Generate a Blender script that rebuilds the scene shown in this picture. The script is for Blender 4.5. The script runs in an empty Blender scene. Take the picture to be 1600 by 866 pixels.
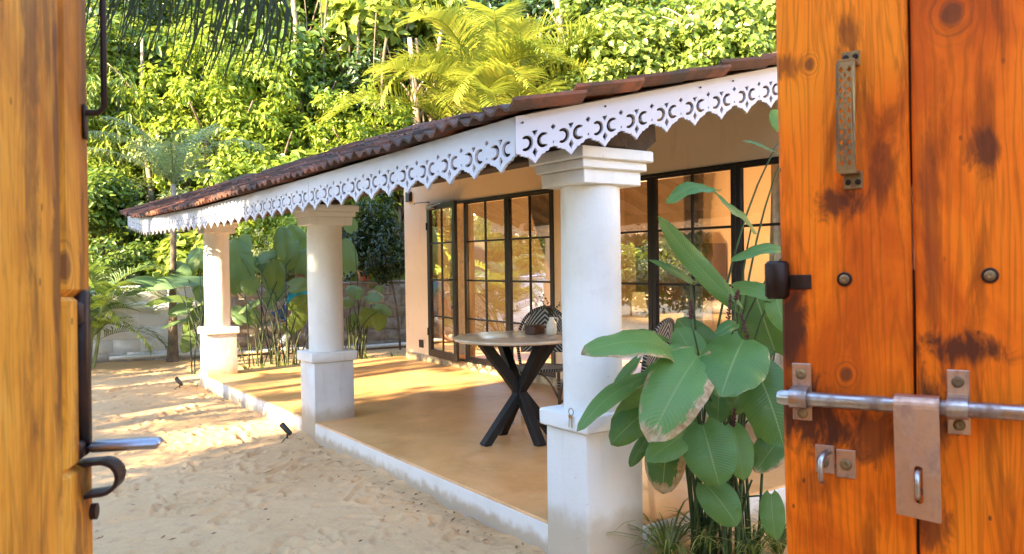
import bpy, math, random
import numpy as np
from mathutils import Vector, Matrix, Quaternion
S = bpy.context.scene
C = S.collection
R = math.radians
PI = math.pi

# ------------------------------------------------------------------ camera
CAM = Vector((0, 0, 1.34))
FWD = Vector((0.56981141, 0.82158275, -0.01779719))
RGT = Vector((0.82148811, -0.57005125, -0.01410149))
UPV = Vector((0.02173086, 0.00658499, 0.99974217))
FPX = 1245.07
cd = bpy.data.cameras.new('camera')
cam = bpy.data.objects.new('camera', cd)
C.objects.link(cam)
cd.sensor_width = 36
cd.lens = 36 * FPX / 1600
cd.clip_start = 0.05
cd.clip_end = 500
m = Matrix((RGT, UPV, -FWD)).transposed().to_4x4()
m.translation = CAM
cam.matrix_world = m
cd.dof.use_dof = True
cd.dof.focus_distance = 5.0
cd.dof.aperture_fstop = 20
S.camera = cam

def ray(px, py):
    return FWD + RGT * ((px - 800) / FPX) - UPV * ((py - 433) / FPX)
def at(px, py, d):                     # pixel + depth along the view axis
    return CAM + ray(px, py) * d
def on(px, py, axis, val):             # pixel + plane
    r = ray(px, py)
    return CAM + r * ((val - CAM[axis]) / r[axis])

# ------------------------------------------------------------------ world, sun, exposure
SUN_EL, SUN_TO = 27.0, Vector((-0.975, -0.22, 0))
world = bpy.data.worlds.new('World')
S.world = world
world.use_nodes = True
wn = world.node_tree
bg = wn.nodes['Background']
sky = wn.nodes.new('ShaderNodeTexSky')
sky.sky_type = 'NISHITA'
sky.sun_disc = False
sky.sun_elevation = R(SUN_EL)
sky.sun_rotation = math.atan2(SUN_TO.x, SUN_TO.y)
sky.air_density = 1.0
sky.dust_density = 0.6
sky.ozone_density = 1.8
wn.links.new(sky.outputs[0], bg.inputs[0])
bg.inputs[1].default_value = 0.15
sl = bpy.data.lights.new('sun', 'SUN')
sl.energy = 4.2
sl.angle = R(0.55)
sl.color = (1.0, 0.78, 0.46)
sun = bpy.data.objects.new('sun', sl)
C.objects.link(sun)
trav = -(SUN_TO.normalized() * math.cos(R(SUN_EL)) + Vector((0, 0, math.sin(R(SUN_EL)))))
sun.rotation_euler = trav.to_track_quat('-Z', 'Y').to_euler()
sun.location = (-20, -3, 12)
S.view_settings.view_transform = 'Standard'
S.view_settings.look = 'None'
S.view_settings.exposure = 3.1
S.view_settings.gamma = 1.0
S.render.engine = 'CYCLES'
S.cycles.max_bounces = 8
S.cycles.diffuse_bounces = 5
S.cycles.glossy_bounces = 3
S.cycles.transmission_bounces = 5
S.cycles.transparent_max_bounces = 12
S.cycles.caustics_reflective = False
S.cycles.caustics_refractive = False
rnd = random.Random(7)

# ------------------------------------------------------------------ node helper
class NT:
    def __init__(s, name):
        s.m = bpy.data.materials.new(name)
        s.m.use_nodes = True
        s.t = s.m.node_tree
        s.t.nodes.clear()
        s.out = s.t.nodes.new('ShaderNodeOutputMaterial')
    def n(s, typ, **kw):
        nd = s.t.nodes.new(typ)
        for k, v in kw.items():
            setattr(nd, k, v)
        return nd
    def put(s, sock, v):
        if v is None: return
        if hasattr(v, 'is_linked') or isinstance(v, bpy.types.NodeSocket):
            s.t.links.new(v, sock)
        else:
            if isinstance(v, (tuple, list)) and len(v) == 3 and sock.type == 'RGBA': v = (*v, 1)
            sock.default_value = v
    def coord(s, kind='Object'): return s.n('ShaderNodeTexCoord').outputs[kind]
    def mapping(s, vec, scale=(1, 1, 1), loc=(0, 0, 0), rot=(0, 0, 0)):
        nd = s.n('ShaderNodeMapping')
        s.put(nd.inputs[0], vec)
        nd.inputs['Scale'].default_value = scale
        nd.inputs['Location'].default_value = loc
        nd.inputs['Rotation'].default_value = rot
        return nd.outputs[0]
    def noise(s, vec, scale=5, detail=4, rough=.55, dist=0):
        nd = s.n('ShaderNodeTexNoise')
        s.put(nd.inputs['Vector'], vec)
        nd.inputs['Scale'].default_value = scale
        nd.inputs['Detail'].default_value = detail
        nd.inputs['Roughness'].default_value = rough
        nd.inputs['Distortion'].default_value = dist
        return nd.outputs[0]
    def vor(s, vec, scale=5, feature='F1'):
        nd = s.n('ShaderNodeTexVoronoi', feature=feature)
        s.put(nd.inputs['Vector'], vec)
        nd.inputs['Scale'].default_value = scale
        return nd.outputs[0]
    def math(s, op, a, b=None, c=None, clamp=False):
        nd = s.n('ShaderNodeMath', operation=op)
        nd.use_clamp = clamp
        s.put(nd.inputs[0], a)
        s.put(nd.inputs[1], b)
        s.put(nd.inputs[2], c)
        return nd.outputs[0]
    def ramp(s, fac, stops, interp='LINEAR'):
        nd = s.n('ShaderNodeValToRGB')
        s.put(nd.inputs[0], fac)
        e = nd.color_ramp.elements
        nd.color_ramp.interpolation = interp
        while len(e) < len(stops): e.new(.5)
        for i, (p, c) in enumerate(stops):
            e[i].position = p
            e[i].color = (*c, 1) if len(c) == 3 else c
        return nd.outputs[0]
    def step(s, v, a, b):              # smooth 0..1 from a to b
        nd = s.n('ShaderNodeMapRange', interpolation_type='SMOOTHSTEP')
        s.put(nd.inputs[0], v)
        nd.inputs[1].default_value = a
        nd.inputs[2].default_value = b
        return nd.outputs[0]
    def mix(s, fac, a, b, mode='MIX'):
        nd = s.n('ShaderNodeMix', data_type='RGBA', blend_type=mode)
        s.put(nd.inputs[0], fac)
        s.put(nd.inputs[6], a)
        s.put(nd.inputs[7], b)
        return nd.outputs[2]
    def bump(s, h, strength=.3, dist=.01):
        nd = s.n('ShaderNodeBump')
        s.put(nd.inputs['Height'], h)
        nd.inputs['Strength'].default_value = strength
        nd.inputs['Distance'].default_value = dist
        return nd.outputs[0]
    def bsdf(s, col, rough=.6, metal=0, spec=.5, normal=None, **kw):
        nd = s.n('ShaderNodeBsdfPrincipled')
        s.put(nd.inputs['Base Color'], col)
        s.put(nd.inputs['Roughness'], rough)
        s.put(nd.inputs['Metallic'], metal)
        nd.inputs['Specular IOR Level'].default_value = spec
        if normal is not None: s.put(nd.inputs['Normal'], normal)
        for k, v in kw.items(): s.put(nd.inputs[k.replace('_', ' ')], v)
        return nd.outputs[0]
    def mixs(s, fac, a, b):
        nd = s.n('ShaderNodeMixShader')
        s.put(nd.inputs[0], fac)
        s.t.links.new(a, nd.inputs[1])
        s.t.links.new(b, nd.inputs[2])
        return nd.outputs[0]
    def done(s, sh):
        s.t.links.new(sh, s.out.inputs[0])
        return s.m
    def sep(s, vec):
        nd = s.n('ShaderNodeSeparateXYZ')
        s.put(nd.inputs[0], vec)
        return nd.outputs

M = {}
def simple(name, col, rough=.5, metal=0, spec=.5, var=.12, scale=8, bump=.0, bscale=40):
    t = NT(name)
    c = t.coord()
    n = t.noise(c, scale, 4)
    dark = tuple(x * (1 - var * 1.6) for x in col)
    lite = tuple(min(1, x * (1 + var)) for x in col)
    colr = t.ramp(n, [(.3, dark), (.7, lite)])
    nb = t.bump(t.noise(c, bscale, 5), bump, .01) if bump else None
    M[name] = t.done(t.bsdf(colr, t.math('ADD', t.math('MULTIPLY', n, .2), rough - .1), metal, spec, nb))
    return M[name]

def plaster(name, base, stain, scale=2.0, bump=.25, low=None):
    t = NT(name)
    c = t.coord('Object')
    n1 = t.noise(c, scale, 5, .6)
    n2 = t.noise(c, 14, 4)
    col = t.mix(t.step(n1, .45, .75), base, stain)
    col = t.mix(t.math('MULTIPLY', t.step(n2, .58, .72), .25), col, tuple(x * .82 for x in base))
    sp = t.vor(c, 9)
    col = t.mix(t.math('MULTIPLY', t.math('LESS_THAN', sp, .045), .35), col, (.35, .28, .2))
    ck = t.n('ShaderNodeTexVoronoi', feature='DISTANCE_TO_EDGE')
    t.put(ck.inputs['Vector'], t.mapping(t.mix(.12, c, t.n('ShaderNodeTexNoise').outputs[1]), (1, 1, .6)))
    ck.inputs['Scale'].default_value = 2.3
    col = t.mix(t.math('MULTIPLY', t.math('MULTIPLY', t.step(ck.outputs[0], .006, .001), t.step(n1, .5, .6)), .08), col, tuple(x * .5 for x in base))
    if low:
        z = t.sep(c)[2]
        wob = t.math('ADD', z, t.math('MULTIPLY', t.math('SUBTRACT', t.noise(c, 11, 5), .5), .13))
        col = t.mix(t.step(wob, low[1], low[0]), col, low[2])
    stk = t.noise(t.mapping(c, (1, 1, .12)), 13, 4, .6)
    col = t.mix(t.math('MULTIPLY', t.step(stk, .56, .72), .22), col, tuple(x * .72 for x in stain))
    h = t.math('ADD', t.math('MULTIPLY', t.noise(c, 9, 3), .9), t.math('MULTIPLY', t.noise(c, 70, 4), .35))
    h = t.math('ADD', h, t.math('MULTIPLY', t.noise(t.mapping(c, (1, 1, .25)), 30, 2), .4))
    M[name] = t.done(t.bsdf(col, .72, 0, .35, t.bump(h, bump, .012)))
plaster('white_plaster', (.70, .70, .68), (.64, .63, .59), low=(-.13, -.06, (.46, .38, .28)))
plaster('column_white', (.70, .70, .68), (.63, .62, .58), bump=.40, low=(.015, .15, (.50, .43, .33)))
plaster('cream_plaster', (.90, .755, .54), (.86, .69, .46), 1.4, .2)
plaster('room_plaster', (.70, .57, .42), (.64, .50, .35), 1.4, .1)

def mk_floor():
    t = NT('ochre_cement')
    c = t.coord()
    n1 = t.noise(c, 1.6, 6, .62, .6)
    n2 = t.noise(c, 7, 5, .6, .8)
    col = t.ramp(n1, [(.28, (.52, .255, .085)), (.5, (.68, .36, .135)), (.72, (.76, .44, .19))])
    col = t.mix(t.math('MULTIPLY', t.step(n2, .5, .75), .45), col, (.72, .50, .26))
    col = t.mix(t.math('MULTIPLY', t.step(t.noise(c, 3.1, 4, .6, 1.2), .58, .72), .45), col, (.36, .205, .085))
    col = t.mix(t.math('MULTIPLY', t.step(t.noise(c, 55, 3), .60, .75), .25), col, (.68, .55, .36))
    dust = t.math('MULTIPLY', t.step(t.noise(t.mapping(c, (1, .35, 1)), 26, 5, .7), .56, .72), .35)
    col = t.mix(dust, col, (.66, .52, .34))
    ro = t.math('ADD', .26, t.math('MULTIPLY', n2, .34))
    M['floor'] = t.done(t.bsdf(col, ro, 0, .5, t.bump(t.noise(c, 12, 5), .12, .01)))
mk_floor()

def mk_sand():
    t = NT('sand')
    c = t.coord()
    n1 = t.noise(c, .9, 5, .6)
    n2 = t.noise(c, 9, 6, .7)
    n3 = t.noise(c, 160, 3, .7)
    col = t.ramp(n1, [(.3, (.57, .345, .165)), (.7, (.69, .45, .235))])
    col = t.mix(t.math('MULTIPLY', t.step(n2, .5, .75), .4), col, (.35, .245, .15))
    col = t.mix(t.math('MULTIPLY', t.step(n3, .55, .75), .3), col, (.62, .50, .36))
    sp = t.vor(c, 34)
    col = t.mix(t.math('MULTIPLY', t.math('LESS_THAN', sp, .085), t.step(t.noise(c, 2.2), .42, .6)), col, (.13, .08, .05))
    h = t.math('ADD', t.math('MULTIPLY', n2, 1.0), t.math('MULTIPLY', n3, .15))
    h = t.math('ADD', h, t.math('MULTIPLY', t.noise(c, 34, 4, .65), .6))
    M['sand'] = t.done(t.bsdf(col, .92, 0, .15, t.bump(h, .5, .022)))
mk_sand()

def mk_tile():
    t = NT('terracotta_tile')
    c = t.coord()
    oi = t.n('ShaderNodeObjectInfo').outputs['Random']
    n1 = t.noise(t.n('ShaderNodeNewGeometry').outputs['Position'], 5, 5, .65)
    col = t.ramp(t.math('ADD', t.math('MULTIPLY', oi, .6), t.math('MULTIPLY', n1, .4)),
                 [(.2, (.10, .05, .036)), (.5, (.19, .075, .047)), (.8, (.31, .115, .06))])
    n2 = t.noise(t.n('ShaderNodeNewGeometry').outputs['Position'], 3.3, 6, .7)
    col = t.mix(t.math('MULTIPLY', t.step(n2, .40, .60), .85), col, (.06, .048, .040))
    M['tile'] = t.done(t.bsdf(col, .85, 0, .25, t.bump(t.noise(c, 45, 4), .35, .006)))
mk_tile()
simple('black_steel', (.014, .014, .015), .38, 0, .5, .1)
simple('table_black', (.012, .012, .013), .55, 0, .4, .2, 30, .1)
simple('dark_beam', (.055, .033, .022), .75, 0, .3, .4, 6, .3)
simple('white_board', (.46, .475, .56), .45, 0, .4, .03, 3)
simple('terracotta_pot', (.36, .13, .07), .8, 0, .25, .2, 10, .2)
simple('pvc', (.75, .76, .76), .4, 0, .5, .06)
simple('ceramic', (.74, .68, .56), .3, 0, .5, .06, 30)
simple('box_wood', (.10, .045, .03), .45, 0, .4, .2, 12)
simple('spot_black', (.012, .012, .012), .45)
simple('curtain', (.80, .70, .54), .9, 0, .1, .12, 20)
simple('sofa', (.30, .22, .14), .9, 0, .1, .15, 8)
simple('bark', (.17, .12, .085), .9, 0, .2, .4, 7, .8, 20)
simple('pale_bark', (.34, .25, .18), .9, 0, .2, .4, 6, .7, 20)
simple('palm_trunk', (.20, .16, .12), .85, 0, .2, .35, 9, .5, 30)
simple('palm_green', (.30, .34, .13), .5, 0, .35, .2, 6)
simple('stem', (.040, .075, .022), .5, 0, .4, .35, 9)
simple('stem_far', (.045, .060, .022), .6, 0, .3, .4, 9)
simple('bract', (.10, .035, .03), .6, 0, .4, .4, 40)
simple('dead_leaf', (.30, .17, .08), .8, 0, .2, .4, 20)
simple('skin', (.30, .14, .085), .5, 0, .4, .1)
simple('teal_cloth', (.03, .32, .38), .85, 0, .2, .2, 12)
simple('grey_cloth', (.20, .23, .29), .9, 0, .1, .2, 12)
simple('blue_plastic', (.015, .09, .42), .5, 0, .4, .1)
simple('hair', (.012, .01, .009), .6)
simple('brass', (.55, .40, .16), .35, 1, .5, .15)
simple('bamboo', (.09, .045, .022), .4, 0, .5, .3, 25)
simple('hill_soil', (.060, .052, .024), .95, 0, .1, .4, 1.3, .6, 3)
simple('bed_soil', (.16, .10, .06), .95, 0, .1, .4, 9, .8, 30)
simple('pink_tile', (.20, .115, .085), .8, 0, .2, .12, 6, .2)
simple('mortar', (.38, .36, .33), .95, 0, .1, .3, 6, .6, 30)

def mk_stone():
    t = NT('stone_top')
    c = t.coord()
    n = t.noise(c, 7, 6, .65, .5)
    col = t.ramp(n, [(.3, (.50, .40, .29)), (.55, (.62, .51, .39)), (.75, (.70, .60, .48))])
    M['stone_top'] = t.done(t.bsdf(col, t.math('ADD', .16, t.math('MULTIPLY', n, .15)), 0, .5))
mk_stone()

def mk_metal(name, col, rust, amount=.5, rough=.36):
    t = NT(name)
    c = t.coord()
    n = t.noise(t.mapping(c, (1, 1, .5)), 34, 6, .62)
    n2 = t.noise(c, 220, 4, .7)
    f = t.step(n, 1 - amount - .10, 1 - amount + .16)
    cc = t.mix(f, col, rust)
    cc = t.mix(t.math('MULTIPLY', t.step(n2, .58, .75), .25), cc, tuple(x * .35 for x in rust))
    M[name] = t.done(t.bsdf(cc, t.math('ADD', rough, t.math('MULTIPLY', f, .3)), t.math('SUBTRACT', 1.0, t.math('MULTIPLY', f, .45)), .5, t.bump(n2, .25, .001)))
mk_metal('steel', (.50, .46, .44), (.20, .115, .075), .44, .30)
mk_metal('worn_plate', (.60, .40, .29), (.33, .15, .08), .44, .42)
mk_metal('dark_iron', (.045, .032, .028), (.07, .033, .02), .45, .45)
mk_metal('blue_steel', (.38, .37, .40), (.16, .12, .11), .40, .38)
mk_metal('bronze', (.34, .24, .12), (.15, .08, .04), .48, .42)

def mk_glass():
    t = NT('window_glass')
    tr = t.n('ShaderNodeBsdfTransparent')
    tr.inputs[0].default_value = (.94, .95, .94, 1)
    gl = t.n('ShaderNodeBsdfGlossy')
    gl.inputs['Roughness'].default_value = .015
    gl.inputs[0].default_value = (.95, .95, .95, 1)
    c = t.coord()
    t.put(gl.inputs['Normal'], t.bump(t.noise(c, 2.2, 1), .06, .02))
    fr = t.n('ShaderNodeFresnel')
    fr.inputs[0].default_value = 1.52
    f = t.math('MULTIPLY', fr.outputs[0], .75, clamp=True)
    M['glass'] = t.done(t.mixs(f, tr.outputs[0], gl.outputs[0]))
mk_glass()

def mk_emit(name, col, strength):
    t = NT(name)
    e = t.n('ShaderNodeEmission')
    e.inputs[0].default_value = (*col, 1)
    e.inputs[1].default_value = strength
    M[name] = t.done(e.outputs[0])
mk_emit('lamp_glow', (1.0, .55, .17), .3)

def mk_chevron():
    t = NT('chevron_weave')
    uv = t.sep(t.coord('UV'))
    v = t.math('ADD', t.math('MULTIPLY', uv[1], 1.0), t.math('ABSOLUTE', t.math('SUBTRACT', uv[0], .5)))
    w = t.math('FRACT', t.math('MULTIPLY', v, 9.0))
    col = t.mix(t.math('GREATER_THAN', w, .60), (.010, .010, .010), (.34, .32, .28))
    b = t.math('FRACT', t.math('MULTIPLY', uv[0], 60))
    M['chevron'] = t.done(t.bsdf(col, .5, 0, .4, t.bump(t.math('ABSOLUTE', t.math('SUBTRACT', b, .5)), .5, .004)))
    t = NT('bound_rattan')
    uv = t.sep(t.coord('UV'))
    w = t.math('FRACT', t.math('ADD', t.math('MULTIPLY', uv[1], 46.0), t.math('MULTIPLY', uv[0], 1.0)))
    col = t.mix(t.math('GREATER_THAN', w, .76), (.010, .010, .010), (.36, .34, .30))
    M['bound'] = t.done(t.bsdf(col, .45, 0, .4))
mk_chevron()

def mk_leafcol(name, stops, trans=.38, rough=.38, tcol=None, spec=.5, vein=False):
    """foliage of many small leaves: colour by leaf (island)"""
    t = NT(name)
    g = t.n('ShaderNodeNewGeometry')
    oi = t.n('ShaderNodeObjectInfo').outputs['Random']
    pn = t.noise(g.outputs['Position'], .8, 3, .6)
    f = t.math('ADD', t.math('MULTIPLY', g.outputs['Random Per Island'], .52), t.math('ADD', t.math('MULTIPLY', pn, .34), t.math('MULTIPLY', oi, .26)))
    col = t.ramp(f, stops)
    p = t.bsdf(col, rough, 0, spec)
    tr = t.n('ShaderNodeBsdfTranslucent')
    t.put(tr.inputs[0], t.mix(.45, col, tcol or (.30, .34, .03)))
    M[name] = t.done(t.mixs(trans, p, tr.outputs[0]))
mk_leafcol('leaf_lime', [(.15, (.08, .15, .016)), (.45, (.24, .34, .035)), (.75, (.40, .48, .065)), (.97, (.54, .52, .11))], .5)
mk_leafcol('leaf_mid', [(.15, (.03, .075, .014)), (.5, (.095, .17, .022)), (.85, (.22, .28, .04))], .4)
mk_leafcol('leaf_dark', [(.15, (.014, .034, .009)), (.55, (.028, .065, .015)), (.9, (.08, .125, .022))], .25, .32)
mk_leafcol('leaf_heart', [(.15, (.09, .16, .025)), (.5, (.21, .29, .05)), (.85, (.36, .41, .09))], .42, .32)
mk_leafcol('leaf_grey', [(.2, (.06, .10, .045)), (.55, (.12, .17, .075)), (.9, (.21, .24, .11))], .35, .45)
mk_leafcol('leaf_citrus', [(.2, (.010, .022, .006)), (.6, (.018, .04, .009)), (.86, (.05, .075, .014)), (.97, (.28, .25, .06))], .22, .25)
mk_leafcol('palm_leaf', [(.1, (.12, .18, .025)), (.45, (.27, .31, .04)), (.8, (.42, .40, .06)), (.97, (.48, .34, .05))], .45, .35)
mk_leafcol('palm_grey', [(.15, (.08, .125, .045)), (.5, (.15, .21, .08)), (.9, (.25, .30, .13))], .4, .4)
mk_leafcol('coconut', [(.2, (.010, .012, .007)), (.6, (.020, .024, .012)), (.95, (.05, .042, .02))], .12, .65, None, .12)
mk_leafcol('grass_blade', [(.15, (.045, .10, .02)), (.5, (.13, .19, .04)), (.75, (.36, .36, .12)), (.95, (.50, .46, .20))], .3, .45)
mk_leafcol('vine', [(.2, (.05, .04, .025)), (.7, (.13, .10, .06)), (.95, (.22, .18, .10))], .1, .7)

def mk_bigleaf(name, c1, c2, under, trans=.28):
    """one large leaf: UV x along, y across; colour attribute r = dead margin"""
    t = NT(name)
    uv = t.coord('UV')
    s = t.sep(uv)
    g = t.n('ShaderNodeNewGeometry')
    oi = t.n('ShaderNodeObjectInfo').outputs['Random']
    d = t.math('ABSOLUTE', t.math('SUBTRACT', s[1], .5))
    n = t.noise(t.coord('Object'), 9, 4, .6)
    col = t.mix(t.math('ADD', t.math('MULTIPLY', n, .4), t.math('MULTIPLY', oi, .75)), c1, c2)
    vv = t.math('SUBTRACT', s[0], t.math('MULTIPLY', d, .35))
    wv = t.math('ABSOLUTE', t.math('SUBTRACT', t.math('FRACT', t.math('MULTIPLY', vv, 24)), .5))
    col = t.mix(t.math('MULTIPLY', t.step(wv, .36, .5), .10), col, tuple(x * 1.6 for x in c2))
    n5 = t.noise(t.mapping(uv, (2.2, 1.2, 1)), 2.0, 5, .65)
    col = t.mix(t.math('MULTIPLY', t.step(n5, .56, .74), .5), col, (.19, .24, .055))
    col = t.mix(t.math('MULTIPLY', t.step(t.noise(t.mapping(uv, (1, 14, 1)), 3.0, 3), .55, .75), .25), col, tuple(x * .6 for x in c1))
    col = t.mix(t.math('MULTIPLY', t.step(d, .022, .006), .75), col, (.24, .32, .11))
    col = t.mix(g.outputs['Backfacing'], col, t.mix(t.math('MULTIPLY', t.step(wv, .3, .5), .25), under, tuple(x * .75 for x in under)))
    at_ = t.n('ShaderNodeAttribute', attribute_name='dead')
    edge = t.math('MAXIMUM', t.math('MULTIPLY', t.math('SUBTRACT', .5, s[1]), 2.05), t.math('MULTIPLY', t.math('SUBTRACT', s[0], .52), 2.05))
    edge = t.math('MAXIMUM', edge, t.math('SUBTRACT', t.math('MULTIPLY', d, 2.0), .22))
    k = t.math('ADD', t.math('ADD', edge, t.math('MULTIPLY', t.math('SUBTRACT', t.noise(t.mapping(uv, (3, 6, 1)), 2.2, 5, .65), .5), .9)), t.math('MULTIPLY', at_.outputs['Fac'], .95))
    brown = t.ramp(t.noise(t.coord('Object'), 30, 3), [(.3, (.26, .14, .06)), (.7, (.58, .43, .25))])
    bf = t.step(k, 1.12, 1.22)
    col = t.mix(bf, col, brown)
    hh = t.math('ADD', t.math('MULTIPLY', wv, .7), t.math('MULTIPLY', n, .5))
    p = t.bsdf(col, t.math('ADD', .24, t.math('MULTIPLY', n, .24)), 0, .34, t.bump(hh, .5, .006))
    tr = t.n('ShaderNodeBsdfTranslucent')
    t.put(tr.inputs[0], t.mix(.5, col, (.22, .34, .02)))
    M[name] = t.done(t.mixs(trans, p, tr.outputs[0]))
mk_bigleaf('calathea', (.032, .10, .020), (.135, .27, .075), (.14, .23, .10), .32)
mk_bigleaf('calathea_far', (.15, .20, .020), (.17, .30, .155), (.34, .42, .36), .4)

def mk_wood(name, knots, stains, seed, c_lo=(.62, .095, .002), c_mid=(.92, .175, .003), c_hi=(.96, .25, .009)):
    """varnished plank; plank local coordinates: x across, z up; knots (x,z,r), stains (x,z,rx,rz,strength)"""
    t = NT(name)
    c = t.coord('Object')
    s = t.sep(c)
    warp = None
    core = None
    for (kx, kz, kr) in knots:
        dx = t.math('SUBTRACT', s[0], kx)
        dz = t.math('MULTIPLY', t.math('SUBTRACT', s[2], kz), .8)
        dd = t.math('SQRT', t.math('ADD', t.math('MULTIPLY', dx, dx), t.math('MULTIPLY', dz, dz)))
        ww = t.math('DIVIDE', t.math('MULTIPLY', kr * kr * 1.6, dx), t.math('ADD', t.math('MULTIPLY', dd, dd), kr * kr * .5))
        warp = ww if warp is None else t.math('ADD', warp, ww)
        ddn = t.math('ADD', dd, t.math('MULTIPLY', t.math('SUBTRACT', t.noise(c, 60, 3), .5), kr * .7))
        kk = t.math('MULTIPLY', t.step(ddn, kr, kr * .55), .8)
        ring = t.math('MULTIPLY', t.math('MULTIPLY', t.step(ddn, kr * 2.6, kr), t.step(t.math('SINE', t.math('MULTIPLY', ddn, 9.5 / kr)), .2, .9)), .45)
        kk = t.math('MAXIMUM', kk, ring)
        core = kk if core is None else t.math('MAXIMUM', core, kk)
    x2 = s[0] if warp is None else t.math('SUBTRACT', s[0], warp)
    cx = t.n('ShaderNodeCombineXYZ')
    t.put(cx.inputs[0], x2)
    t.put(cx.inputs[1], s[1])
    t.put(cx.inputs[2], s[2])
    v = cx.outputs[0]
    off = (seed * 1.37, seed * 2.1, seed * .73)
    g1 = t.noise(t.mapping(v, (16, 16, 1.3), off), 1.6, 4, .6, .6)
    g2 = t.noise(t.mapping(v, (150, 90, 3.2), off), 1.0, 4, .65)
    g3 = t.noise(t.mapping(v, (7, 7, 3.5), off), 1.0, 5, .6, .8)
    band = t.math('FRACT', t.math('ADD', t.math('MULTIPLY', x2, 95), t.math('MULTIPLY', g1, 9.0)))
    band = t.math('ABSOLUTE', t.math('SUBTRACT', band, .5))
    col = t.ramp(g3, [(.28, tuple(x * .75 for x in c_lo)), (.40, c_lo), (.55, c_mid), (.75, c_hi)])
    col = t.mix(t.math('MULTIPLY', t.step(band, .22, .5), .38), col, tuple(x * .34 for x in c_mid))
    col = t.mix(t.math('MULTIPLY', t.step(g2, .5, .72), .32), col, tuple(x * .45 for x in c_lo))
    g4 = t.noise(t.mapping(v, (34, 34, 4.5), off), 1.0, 5, .65, .6)
    col = t.mix(t.math('MULTIPLY', t.step(g4, .52, .70), .6), col, tuple(x * .22 for x in c_lo))
    spk = t.math('MULTIPLY', t.math('LESS_THAN', t.vor(t.mapping(v, (1, 1, .6), off), 42), .07), t.step(g3, .42, .55))
    col = t.mix(t.math('MULTIPLY', spk, .75), col, (.05, .018, .008))
    for (sx, sz, rx, rz, st) in stains:
        dx = t.math('DIVIDE', t.math('SUBTRACT', s[0], sx), rx)
        dz = t.math('DIVIDE', t.math('SUBTRACT', s[2], sz), rz)
        q = t.math('SQRT', t.math('ADD', t.math('MULTIPLY', dx, dx), t.math('MULTIPLY', dz, dz)))
        q = t.math('ADD', q, t.math('MULTIPLY', t.math('SUBTRACT', t.noise(t.mapping(v, (2.2, 2.2, .8), off), 22, 5, .65, 1.2), .5), 2.6))
        col = t.mix(t.math('MULTIPLY', t.step(q, 1.15, .35), min(.95, st * 1.25)), col, (.075, .018, .007))
    if core is not None:
        col = t.mix(core, col, (.12, .035, .012))
    hgt = t.math('ADD', t.math('MULTIPLY', g2, .5), t.math('MULTIPLY', band, .3))
    M[name] = t.done(t.bsdf(col, t.math('ADD', .42, t.math('MULTIPLY', g2, .25)), 0, .22, t.bump(hgt, .35, .003)))
    return M[name]

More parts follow.
